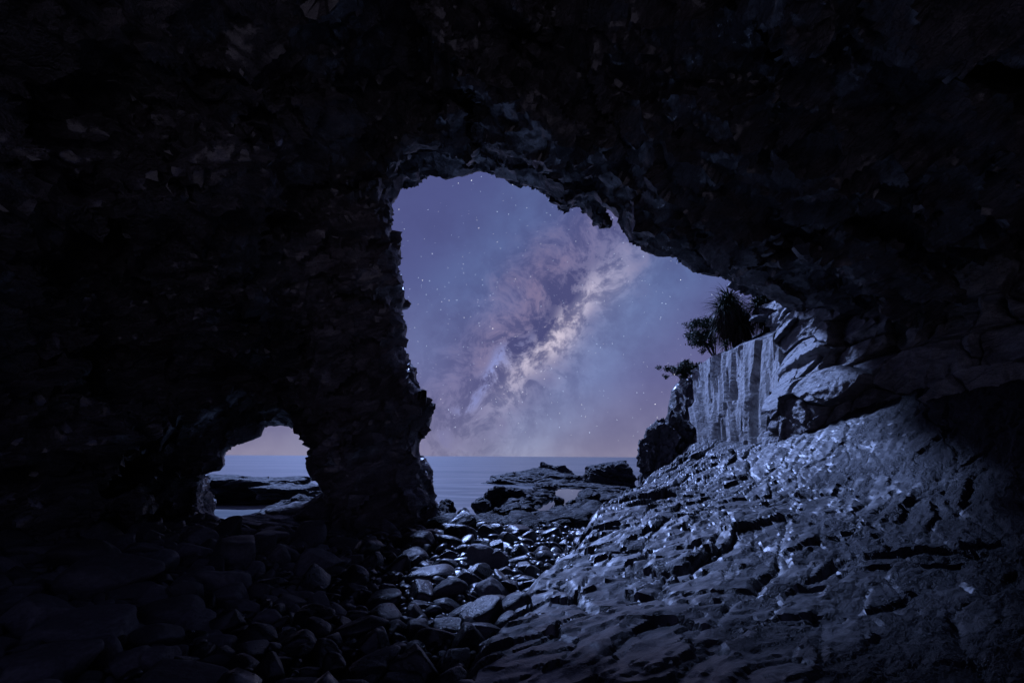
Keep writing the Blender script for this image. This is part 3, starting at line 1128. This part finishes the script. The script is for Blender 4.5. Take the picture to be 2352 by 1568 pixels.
# out on the shore
rock('sea_ledge', 'long low flat-topped rock ledge in the sea seen through the small arch', 380, 716, 1088, 1156, 34, 7.0, 11, 'sea_rock', 'rock', box=0.72, sharp=9, cuts=8, strata=0.15, noise_amp=0.2, fine=0.05, tilt=3)
rock('sea_ledge', 'shorter wave-washed rock ledge just right of the low sea ledge inside the small arch', 600, 735, 1112, 1146, 29, 4.0, 12, 'sea_rock', 'rock', box=0.75, **S)
rock('wet_rock_apron', 'smooth wet rock apron at the sea edge in front of the small arch', 590, 730, 1132, 1185, 19, 3.5, 13, 'sea_rock', 'rock', sink=0.5, **S)
rock('shore_ridge', 'long rock ridge rising from the sea to the blocky stack, behind the tide pool', 1095, 1400, 1074, 1128, 58, 16.0, 14, 'sea_rock', 'rock', tilt=-7, sink=0.6, strata=0.13, noise_amp=0.2, fine=0.05)
rock('ridge_knob', 'jagged knob on the crest of the shore ridge, left of the blocky stack', 1195, 1350, 1060, 1125, 62, 8.0, 15, 'sea_rock', 'rock', tilt=-8, sink=0.5, strata=0.14, noise_amp=0.22, fine=0.06)
rock('sea_stack', 'blocky steep-sided rock stack behind the tide pool at the right end of the ridge', 1335, 1452, 1056, 1132, 50, 8.0, 16, 'sea_rock', 'rock', box=0.80, cuts=7, sink=0.3, strata=0.10, noise_amp=0.12, fine=0.05)
rock('low_reef', 'low black reef along the far edge of the tide pool', 1225, 1460, 1108, 1134, 37, 7.0, 46, 'sea_rock', 'rock', sink=0.8, strata=0.13, noise_amp=0.2, fine=0.05)
rock('shore_mass', 'low lumpy rock mass between the sea and the tide pool', 1092, 1250, 1112, 1190, 23, 3.6, 17, 'sea_rock', 'rock', sink=0.2, strata=0.13, noise_amp=0.2, fine=0.06)
rock('shore_mass', 'small lumpy rocks behind the left rim of the tide pool', 1222, 1290, 1106, 1146, 33, 2.6, 18, 'sea_rock', 'rock', sink=0.3, strata=0.13, noise_amp=0.2, fine=0.06)
rock('pool_rock', 'squat rock standing in the middle of the tide pool', 1270, 1297, 1137, 1160, 21.5, 0.8, 19, 'sea_rock', 'rock', sink=0.2, **S)
rock('pool_rock', 'flat low rock just right of the squat rock in the tide pool', 1298, 1326, 1146, 1157, 21.8, 0.6, 20, 'sea_rock', 'rock', sink=0.2, **S)
rock('pool_rock', 'small upright rock in the narrow near arm of the tide pool', 1226, 1256, 1173, 1200, 17.4, 0.5, 21, 'sea_rock', 'rock', sink=0.2, **S)
rock('pool_rock', 'tiny flat rock at the left end of the near arm of the tide pool', 1204, 1223, 1176, 1188, 18.4, 0.5, 22, 'sea_rock', 'rock', sink=0.2, **S)
rock('pool_rim_rock', 'rounded dark rock on the right rim of the tide pool', 1322, 1384, 1127, 1178, 21.5, 2.0, 23, 'sea_rock', 'rock', sink=0.2, **S)
rock('pool_rim_rock', 'long smooth whale-backed rock along the near rim of the tide pool', 1236, 1350, 1168, 1204, 16.6, 1.2, 24, 'sea_rock', 'rock', sink=0.2, noise_amp=0.08, strata=0.03)
rock('flat_rock', 'flat-topped boulder in front of the whale-backed rock', 1268, 1318, 1180, 1210, 15.4, 0.8, 25, 'sea_rock', 'rock', box=0.7, noise_amp=0.06)
rock('shore_slab', 'low bedded rock shelf between the cobbles and the lit slab edge', 1170, 1330, 1200, 1296, 12.0, 3.4, 26, 'sea_rock', 'rock', sink=0.2, strata=0.10, noise_amp=0.12, fine=0.04, tilt=-6)
rock('shore_slab', 'tilted wet shelf rock just below the tide pool', 1190, 1345, 1190, 1240, 14.0, 2.2, 27, 'sea_rock', 'rock', sink=0.3, strata=0.08, noise_amp=0.10, fine=0.03)
rock('shore_mass', 'rubble mound of small dark rocks left of the tide pool arm', 1070, 1215, 1160, 1240, 15.5, 2.6, 28, 'sea_rock', 'rock', sink=0.1, strata=0.14, noise_amp=0.2, fine=0.06)
rock('dark_wedge', 'dark wedge of rock at the water line below the rock mass', 1082, 1135, 1140, 1178, 22, 1.8, 30, 'sea_rock', 'rock', sink=0.3, tilt=-12, **S)
rock('headland', 'rounded headland rock at the foot of the pale buttress', 1463, 1625, 948, 1112, 19.5, 5.0, 31, 'headland', 'rock', sink=0.3, strata=0.14, noise_amp=0.16, fine=0.06, tilt=10)
rock('overhang_rock', 'brown layered overhanging rock behind the left edge of the pale buttress', 1543, 1610, 862, 985, 20.6, 2.6, 32, 'cave', 'rock', sink=0.3, strata=0.14, noise_amp=0.14, fine=0.04)
# at the foot of the pillar
rock('pillar_foot_rock', 'cracked rock rubble at the right foot of the pillar', 905, 1030, 1135, 1250, 12.4, 2.6, 33, 'sea_rock', 'rock', sink=0.1, strata=0.10, noise_amp=0.14, fine=0.03, tilt=14)
rock('leaning_rock', 'leaning pointed rock silhouetted on the sea right of the pillar foot', 1003, 1048, 1145, 1200, 14.6, 0.8, 34, 'sea_rock', 'rock', sink=0.2, tilt=16, **S)
rock('round_rock', 'small round rock silhouetted on the sea below the leaning rock', 1043, 1082, 1165, 1205, 15.2, 0.7, 35, 'sea_rock', 'rock', sink=0.2, **S)
rock('foot_boulder', 'broad smooth boulder at the foot of the pillar', 828, 920, 1178, 1252, 11.4, 1.2, 36, 'sea_rock', 'boulder', noise_amp=0.05, strata=0.03, sink=0.1)
rock('pointed_boulder', 'tall pointed boulder with a wet glint standing on the cobbles', 1008, 1098, 1196, 1298, 10.2, 0.9, 37, 'sea_rock', 'boulder', noise_amp=0.05, strata=0.02, tilt=12, sink=0.05)
rock('column_block', 'block of upright columns of rock right of the tall pointed boulder', 1080, 1192, 1182, 1290, 11.8, 1.5, 38, 'sea_rock', 'boulder', box=0.72, strata=0.08, noise_amp=0.08, fine=0.04, sink=0.05)
rock('black_block', 'black flat-topped rectangular block lying on the cobbles', 800, 905, 1248, 1292, 9.6, 0.7, 39, 'boulder', 'boulder', box=0.62, cuts=4, noise_amp=0.03, sharp=20, sink=0.05)
# below the small arch
rock('arch_mound', 'big dark humped boulder below the small arch', 525, 715, 1182, 1300, 10.6, 2.2, 40, 'boulder', 'boulder', strata=0.05, noise_amp=0.10, fine=0.02, sink=0.05, tilt=-6)
rock('arch_mound', 'low dark shoulder of rock at the left end of the humped boulder', 412, 580, 1222, 1304, 10.5, 1.8, 45, 'boulder', 'boulder', strata=0.05, noise_amp=0.10, fine=0.02, sink=0.05, tilt=-14)
rock('arch_mound', 'cracked grey boulder leaning on the right end of the humped boulder', 600, 712, 1205, 1308, 10.0, 1.4, 41, 'boulder', 'boulder', strata=0.04, noise_amp=0.07, fine=0.02, sink=0.05, tilt=12)
rock('arch_mound', 'tall black boulder blocking the right foot of the small arch', 700, 838, 1094, 1225, 11.6, 2.0, 42, 'boulder', 'boulder', strata=0.05, noise_amp=0.10, fine=0.02, sink=0.15)
rock('arch_mound', 'pale ridge of rock between the humped boulder and the tall black boulder', 610, 760, 1150, 1215, 11.9, 1.4, 43, 'boulder', 'boulder', strata=0.07, noise_amp=0.10, fine=0.02, sink=0.25, tilt=-8)
rock('arch_jamb_rock', 'lumpy wet rock at the left foot of the small arch', 395, 476, 1112, 1215, 12.6, 1.6, 44, 'cave', 'rock', strata=0.12, noise_amp=0.16, fine=0.05, sink=0.1)

# rubble round the tide pool, too small and too many to count
class Build:
    def __init__(self):
        self.v, self.f, self.n = [], [], 0

    def add(self, v, f):
        self.v.append(np.asarray(v, float))
        self.f.append(np.asarray(f) + self.n)
        self.n += len(v)

    def mesh(self, name):
        return mesh_np(name, np.concatenate(self.v), np.concatenate(self.f))


rb = Build()
rr = np.random.default_rng(91)
kinds = [rock_shape(400 + k, sub=2, cuts=10, sharp=10, noise_amp=0.10, strata=0.10) for k in range(6)]
for _ in range(1100):
    yy_ = rr.uniform(10.8, 29.0)
    xx_ = rr.uniform(-2.6, 6.2)
    if xx_ < -0.3 and yy_ > 15.5:
        continue
    if xx_ > edge_x(np.array([yy_]))[0] + 0.2 and yy_ < 16:
        continue
    sdp = sd_poly(np.array([xx_]), np.array([yy_]), pool_poly)[0]
    if sdp < 0.12:
        continue
    sz_ = rr.uniform(0.10, 0.34) * (1.0 if rr.random() < 0.85 else 1.7)
    if yy_ > 15:
        sz_ = min(sz_, 0.10 + sdp * 0.5)
    gz_ = ground_z(np.array([xx_]), np.array([yy_]))[0]
    v_, f_ = kinds[rr.integers(6)]
    an = rr.uniform(0, 6.28)
    rm = np.array([[math.cos(an), -math.sin(an), 0], [math.sin(an), math.cos(an), 0], [0, 0, 1]])
    rb.add((v_ * sz_ * np.array([1.2, 0.9, 0.62])) @ rm.T + np.array([xx_, yy_, gz_ + 0.10 * sz_]), f_)
tag(link_obj('shore_rubble', rb.mesh('shore_rubble'), M['sea_rock']), 'dark rubble of small rocks round the tide pool', 'rubble', kind='stuff')

# ------------------------------------------------------------------ plants
class Build:
    def __init__(self):
        self.v, self.f, self.n = [], [], 0

    def add(self, v, f):
        self.v.append(np.asarray(v, float))
        self.f.append(np.asarray(f) + self.n)
        self.n += len(v)

    def tube(self, pts, radii, k=7):
        pts = np.asarray(pts, float)
        rings = []
        for i, p in enumerate(pts):
            t = pts[min(i + 1, len(pts) - 1)] - pts[max(i - 1, 0)]
            t /= np.linalg.norm(t) + 1e-9
            a = np.cross(t, [0.31, 0.9, 0.2]); a /= np.linalg.norm(a)
            b = np.cross(t, a)
            an = np.linspace(0, 2 * math.pi, k, endpoint=False)
            rings.append(p + radii[i] * (np.cos(an)[:, None] * a + np.sin(an)[:, None] * b))
        v = np.concatenate(rings)
        f = [[i * k + j, i * k + (j + 1) % k, (i + 1) * k + (j + 1) % k, (i + 1) * k + j] for i in range(len(pts) - 1) for j in range(k)]
        self.add(v, f)

    def blade(self, base, direc, length, width, droop, seg=6):
        """sword leaf with a folded section, bending down along its length"""
        d = np.asarray(direc, float); d /= np.linalg.norm(d)
        side = np.cross(d, [0, 0, 1.0]); side /= np.linalg.norm(side) + 1e-9
        p = np.asarray(base, float).copy()
        v = []
        for i in range(seg + 1):
            t = i / seg
            wd = width * (0.75 + 0.5 * t if t < 0.3 else (1 - t) / 0.7 * 0.9 + 0.02)
            up = np.cross(side, d)
            v += [p - side * wd + up * wd * 0.5, p, p + side * wd + up * wd * 0.5]
            p = p + d * length / seg
            d = d + np.array([0, 0, -droop / seg])
            d /= np.linalg.norm(d)
        f = []
        for i in range(seg):
            a = i * 3
            f += [[a, a + 1, a + 4, a + 3], [a + 1, a + 2, a + 5, a + 4]]
        self.add(v, f)

    def mesh(self, name):
        return mesh_np(name, np.concatenate(self.v), np.concatenate(self.f))


def pandanus(label, base, height, heads, skirt, seed, scale=1.0):
    r = np.random.default_rng(seed)
    root = link_obj('screw_pine', None)
    root.location = base
    tag(root, label, 'screw pine', 'screw pines on the cliff top')
    tr, cr, sk = Build(), Build(), Build()
    for (hx, hy, hz, n) in heads:
        top = np.array([hx, hy, hz]) * height
        mid = top * np.array([0.45, 0.45, 0.6]) + r.normal(size=3) * 0.03
        tr.tube([np.array([0, 0, -0.4]), np.array([0, 0, 0.02]), mid, top], [0.10 * scale, 0.09 * scale, 0.07 * scale, 0.06 * scale])
        for _ in range(n):
            az, el = r.uniform(0, 2 * math.pi), r.uniform(-0.1, 1.35)
            dv = [math.cos(az) * math.cos(el), math.sin(az) * math.cos(el), math.sin(el)]
            cr.blade(top + np.array([0, 0, r.uniform(-0.12, 0.1)]), dv, r.uniform(0.45, 1.0) * scale, 0.022 * scale, r.uniform(0.8, 3.2))
        for _ in range(int(n * skirt)):
            az = r.uniform(0, 2 * math.pi)
            dv = [math.cos(az), math.sin(az), r.uniform(-1.0, 0.1)]
            t = r.uniform(0.45, 1.0)
            sk.blade(mid + (top - mid) * t, dv, r.uniform(0.5, 1.05) * scale, 0.02 * scale, r.uniform(2.0, 4.5))
    link_obj('trunk', tr.mesh('trunk'), M['bark'], root)
    link_obj('crown', cr.mesh('crown'), M['leaf'], root)
    if sk.n:
        link_obj('dead_leaf_skirt', sk.mesh('dead_leaf_skirt'), M['dead_leaf'], root)
    return root


def base_on_top(px, py, Y, sink=0.15):
    b = P(px, py, Y)
    b[2] = min(b[2], cliff_top_z(b[0], b[1])) - sink
    return b


pandanus('tall shaggy screw pine with hanging dead leaves on the cliff top, nearest the sky', base_on_top(1690, 785, 20.4), 2.7,
         [(-0.03, 0.0, 0.88, 190), (-0.16, -0.03, 0.70, 150), (0.12, 0.05, 0.66, 140), (-0.14, 0.06, 0.46, 110), (0.08, -0.08, 0.40, 100), (0.2, 0.0, 0.5, 90)], 1.6, 3, 1.3)
pandanus('dark second screw pine under the roof, right of the tall shaggy one', base_on_top(1768, 752, 19.2), 2.0,
         [(0.0, 0.0, 0.8, 150), (-0.2, 0.0, 0.62, 110), (0.2, 0.05, 0.55, 110), (0.0, 0.0, 0.4, 80)], 1.4, 4, 1.3)
pandanus('small young screw pine on the cliff edge below the tall shaggy one', base_on_top(1668, 800, 20.0, 0.1), 0.6, [(0, 0, 0.6, 70)], 0.1, 5, 0.75)


def shrub(label, base, w, h, seed, leaves):
    r = np.random.default_rng(seed)
    root = link_obj('shrub', None)
    root.location = base
    tag(root, label, 'shrub', 'shrubs on the cliff edge')
    tr, cr = Build(), Build()
    tips = []
    for k in range(11):
        az = r.uniform(0, 2 * math.pi)
        e = np.array([math.cos(az) * w * 0.46 * r.uniform(0.3, 1) - w * 0.12, math.sin(az) * w * 0.35 * r.uniform(0.3, 1), h * r.uniform(0.30, 0.95)])
        m1 = e * np.array([0.35, 0.35, 0.5]) + r.normal(size=3) * 0.05
        tr.tube([np.array([0.15, 0, -0.4]), m1, e], [0.035, 0.025, 0.008], 5)
        tips.append(e)
        for _ in range(4):
            e2 = e + r.normal(size=3) * np.array([0.17, 0.15, 0.13]) * w
            tr.tube([m1 + (e - m1) * 0.6, e2], [0.012, 0.004], 4)
            tips.append(e2)
    tips = np.array(tips)
    vs, fs = [], []
    for k in range(leaves):
        c = tips[r.integers(len(tips))] + r.normal(size=3) * np.array([0.050, 0.050, 0.038]) * w
        a = r.normal(size=3); a /= np.linalg.norm(a)
        b = np.cross(a, r.normal(size=3)); b /= np.linalg.norm(b) + 1e-9
        L, W_ = r.uniform(0.06, 0.12), r.uniform(0.018, 0.032)
        vs += [c - a * L, c + b * W_, c + a * L, c - b * W_]
        fs.append([4 * k, 4 * k + 1, 4 * k + 2, 4 * k + 3])
    cr.add(vs, fs)
    link_obj('trunk', tr.mesh('trunk'), M['bark'], root)
    link_obj('crown', cr.mesh('crown'), M['shrub'], root)


b1 = P(1636, 812, 22.5)
shrub('larger feathery shrub leaning over the cliff edge beside the tall screw pine', b1, 2.3, 1.75, 8, 3600)
b2 = P(1572, 884, 21.3)
shrub('smaller feathery shrub lower down on the left tip of the cliff', b2, 1.4, 0.95, 9, 1700)

# ------------------------------------------------------------------ cobbles
protos = []
for k in range(16):
    kw = [dict(cuts=16, sharp=5.0, noise_amp=0.05), dict(cuts=12, sharp=7.0, noise_amp=0.05), dict(cuts=10, sharp=16.0, noise_amp=0.05, strata=0.02),
          dict(cuts=9, sharp=9.0, box=0.75, noise_amp=0.04)][k % 4]
    form = ['rounded', 'smooth', 'angular', 'blocky'][k % 4]
    protos.append((form, rock_shape(200 + k, sub=4, **kw), rock_shape(200 + k, sub=2, **kw), rock_shape(200 + k, sub=1, **kw)))
for form, hi_, lo_, tiny_ in protos:
    m_ = np.abs(hi_[0]).max(0)
    hi_[0][:] /= m_
    lo_[0][:] /= m_
    tiny_[0][:] /= m_
pm_dry = [mesh_np('stone', *p[1]) for p in protos]
pm_wet = [mesh_np('stone', *p[1]) for p in protos]
for m_ in pm_dry:
    m_.materials.append(M['stone'])
for m_ in pm_wet:
    m_.materials.append(M['wet_shaded_stone'])

LANDMARKS = [('foot of the pillar', 870, 1215), ('tall pointed boulder', 1052, 1250), ('block of rock columns', 1135, 1240), ('black rectangular block', 852, 1270),
             ('humped boulder under the arch', 620, 1240), ('cracked grey boulder', 655, 1260), ('left cave wall', 60, 1330), ('edge of the lit slab', 1180, 1370)]
stones = []      # x, y, z, sx, sy, sz, rot matrix, proto, label


def euler_np(ax, ay, az):
    return Matrix.Rotation(az, 3, 'Z') @ Matrix.Rotation(ay, 3, 'Y') @ Matrix.Rotation(ax, 3, 'X')


def hand_stone(label, px, py, w, h, proto, tilt=0, yaw=0, wet=False):
    LANDMARKS.append((' '.join(label.split(' lying')[0].split(' at ')[0].split(' with ')[0].split(' in ')[0].split(' near')[0].split(' catching')[0].split(' beside')[0].split(' leaning')[0].split(' behind')[0].split(' below')[0].split(' between')[0].split(' touching')[0].split(' left of')[0].split(',')[0].split()[:6]), px, py))
    """stone seen at px,py with width and height in photo units, lying on the floor"""
    g = PZ(px, py + h * 0.35, 1.75)
    Yd = g[1]
    unit = Yd / FPX / 0.97
    a, c = w * unit / 2, h * unit / 2
    rot = euler_np(R(8), R(tilt), R(yaw))
    stones.append((g[0], Yd, ground_z(np.array([g[0]]), np.array([Yd]))[0] + c * 0.75, a, a * 0.62, c, rot, proto, label, wet))


hand_stone('long smooth wet stone with a bright glint lying aslant near the bottom of the picture', 835, 1512, 150, 62, 1, -28, 10, True)
hand_stone('rounded glossy cobble at the bottom edge below the long slanting stone', 795, 1552, 95, 52, 4, -8, 0, True)
hand_stone('broad low wet stone at the bottom edge left of the glossy cobble', 690, 1548, 150, 46, 5, 4, 0, True)
hand_stone('squarish wet stone catching a bright patch of sky among dark cobbles', 962, 1416, 52, 40, 3, 0, 15, True)
hand_stone('long pillow-shaped wet stone with a bright top, right of the squarish wet stone', 1040, 1405, 80, 36, 5, 2, 0, True)
hand_stone('grey boulder with a white glint on its shoulder, near the foot of the lit slab', 1078, 1312, 74, 50, 2, 10, 0, True)
hand_stone('smooth egg-shaped boulder in front of the glinting grey boulder', 1035, 1338, 84, 56, 0, -20, 0, False)
hand_stone('smooth humped boulder beside the lit slab edge', 1128, 1335, 84, 60, 1, 15, 0, False)
hand_stone('upright rounded boulder left of the slab, beside its paler twin', 1105, 1268, 60, 64, 4, 0, 0, False)
hand_stone('paler slanting boulder touching the upright rounded boulder', 1145, 1270, 62, 60, 2, 20, 0, False)
hand_stone('very large smooth boulder at far left under the dark wall', 215, 1335, 205, 100, 1, -4, 0, False)
hand_stone('large domed boulder behind the very large smooth boulder', 190, 1300, 150, 70, 0, 0, 0, False)
hand_stone('wide flat-topped slab stone at lower left', 190, 1440, 190, 66, 3, -3, 0, False)
hand_stone('pale egg-shaped boulder below the wide flat-topped slab stone', 240, 1480, 78, 78, 0, 10, 0, False)
hand_stone('big angular boulder at the left edge of the picture', 75, 1415, 150, 90, 2, 0, 0, False)
hand_stone('large dark boulder in the bottom left corner', 85, 1525, 180, 120, 1, -25, 0, False)
hand_stone('brown flaked boulder with a grainy skin at lower left', 345, 1490, 120, 80, 6, 5, 20, False)
hand_stone('brown slanting stone leaning on the grainy boulder', 300, 1500, 100, 74, 10, 30, 0, False)
hand_stone('long flat boards of stone lying in the lower left foreground', 420, 1548, 190, 60, 3, 12, 10, False)
hand_stone('flat dark stone with a greenish sheen in the middle left of the beach', 385, 1395, 130, 54, 7, -8, 0, False)
hand_stone('barrel-shaped stone lying on its side at left', 300, 1358, 120, 46, 5, -3, 0, False)
hand_stone('smooth oval stone in the middle of the beach', 620, 1395, 62, 44, 0, 0, 0, False)
hand_stone('large pale flat stone in the middle of the beach', 665, 1362, 90, 46, 2, 0, 0, False)
hand_stone('dark wet stone with a blue face near the bottom centre', 595, 1435, 84, 56, 8, 0, 0, True)
hand_stone('tilted blue-tipped stone in the wet cobbles near the bottom', 690, 1470, 76, 50, 6, -30, 0, True)
hand_stone('dark wet boulder with a wet ridge between the long slanting stone and the slab', 855, 1450, 80, 60, 10, 15, 0, True)
hand_stone('steep wet boulder at the foot of the slab near the bottom', 960, 1500, 110, 90, 2, 25, 0, True)
hand_stone('squat wet boulder touching the slab near the bottom edge', 925, 1540, 90, 50, 7, 0, 0, True)

placed = [(s[0], s[1], max(s[3], s[4])) for s in stones]
grid_hash = {}


def near_ok(x, y, r, tight):
    cx, cy = int(x // 0.5), int(y // 0.5)
    for i in range(cx - 2, cx + 3):
        for j in range(cy - 2, cy + 3):
            for (a, b, c) in grid_hash.get((i, j), ()):
                if (a - x) ** 2 + (b - y) ** 2 < (tight * (c + r)) ** 2:
                    return False
    return True


def push(x, y, r):
    grid_hash.setdefault((int(x // 0.5), int(y // 0.5)), []).append((x, y, r))


for q in placed:
    push(*q)
rs = np.random.default_rng(77)
auto = []
for size_lo, size_hi, tries, tight, lift in ((0.22, 0.36, 500, 0.86, 0.30), (0.13, 0.21, 3200, 0.74, 0.35), (0.08, 0.13, 14000, 0.66, 0.45), (0.045, 0.08, 18000, 0.60, 0.9)):
    for _ in range(tries):
        y = 3.0 + 10.2 * rs.random() ** 1.15
        x = rs.uniform(-1.25 * y * 0.98, min(edge_x(y) + 0.25, 4.0))
        x = max(x, -7.6)
        if x < -1.12 * y - 0.4:
            continue
        r_ = rs.uniform(size_lo, size_hi)
        if y > 10.8 + 0.8 * rs.normal() and x > -2.2:
            continue
        if size_lo > 0.2 and x > -1.0 and y < 9:
            continue
        if not near_ok(x, y, r_, tight):
            continue
        push(x, y, r_)
        auto.append((x, y, r_, lift))
xs_ = np.array([a[0] for a in auto]); ys_ = np.array([a[1] for a in auto])
gz = ground_z(xs_, ys_)
for (x, y, r_, lift), g in zip(auto, gz):
    el = rs.uniform(0.55, 0.95)
    fl_ = rs.uniform(0.46, 0.86)
    tl = rs.normal() * 0.38
    rot = euler_np(rs.normal() * 0.25, tl, rs.uniform(0, 2 * math.pi))
    w_ = x > -2.5 + 0.4 * rs.normal()  # wet zone widened so the darker colour tones down the moonlit floor
    stones.append((x, y, g + r_ * fl_ * lift + rs.uniform(0, 0.05), r_ * 1.12, r_ * el, r_ * fl_, rot, int(rs.integers(16)), None, w_))
A = np.array([[s[0], s[1], s[2]] for s in stones])
ppx, ppy = proj(A)
size = np.array([max(s[3], s[4]) for s in stones]) / np.maximum(A[:, 1], 1)
vis = (ppx > -20) & (ppx < 2370) & (ppy < 1590) & (ppy > 1150)
hand_n = sum(1 for s in stones if s[8])
rank = np.where(vis, size, -1)
rank[:hand_n] = 99
order = np.argsort(-rank)
single = set(order[:300].tolist())


def zone_label(px, py, form, wet, s):
    big = 'large' if s > 0.050 else ('medium-sized' if s > 0.036 else 'small')
    d_ = [((px - l[1]) ** 2 + (1.6 * (py - l[2])) ** 2, l) for l in LANDMARKS]
    l = min(d_, key=lambda q: q[0])[1]
    dx, dy = px - l[1], 1.6 * (py - l[2])
    if l[0] in ('left cave wall', 'edge of the lit slab', 'foot of the pillar'):
        return f"{big} {'wet' if wet else 'dry'} {form} stone lying near the {l[0]}"
    where = ('right of' if dx > 0 else 'left of') if abs(dx) > abs(dy) else ('in front of' if dy > 0 else 'behind')
    return f"{big} {'wet' if wet else 'dry'} {form} stone {where} the {l[0]}"


ORD = ['leftmost', 'second', 'third', 'fourth', 'fifth', 'sixth', 'seventh', 'eighth', 'ninth', 'tenth']
names_ = {i: zone_label(ppx[i], ppy[i], protos[stones[i][7]][0], stones[i][9], size[i]) for i in single if not stones[i][8]}
by_name = {}
for i, l_ in names_.items():
    by_name.setdefault(l_, []).append(i)
for l_, ids_ in by_name.items():
    if len(ids_) > 1:
        for k_, i in enumerate(sorted(ids_, key=lambda q: ppx[q])):
            names_[i] = l_ + (', the leftmost' if k_ == 0 else f', {ORD[min(k_, 9)]} from left')

lo_b = [Build(), Build()]
for i, (x, y, z, a, b, c, rot, k, lab, w_) in enumerate(stones):
    form, hi_, lo_, tiny_ = protos[k]
    if size[i] < 0.016:
        lo_ = tiny_
    if i in single:
        o = link_obj('stone' if not lab or 'boulder' not in lab else 'boulder', (pm_wet if w_ else pm_dry)[k])
        o.matrix_world = Matrix.LocRotScale(Vector((x, y, z)), rot.to_quaternion(), Vector((a, b, c)))
        lab_ = lab or names_[i]
        tag(o, lab_, 'stone', None if lab else ('wet stones of the cobble beach' if w_ else 'dry stones of the cobble beach'))
    else:
        v = (lo_[0] * np.array([a, b, c])) @ np.array(rot).T + np.array([x, y, z])
        lo_b[1 if w_ else 0].add(v, lo_[1])
for bld, nm, mt in ((lo_b[0], 'beach_cobbles', 'stone'), (lo_b[1], 'wet_cobbles', 'wet_shaded_stone')):
    if bld.n:
        tag(link_obj(nm, bld.mesh(nm), M[mt]), 'dark cobbles filling the gaps between the larger stones of the beach' if mt == 'stone' else
            'glossy wet pebbles filling the gaps between the cobbles at the slab foot', 'cobbles', kind='stuff')
print('stones', len(stones))
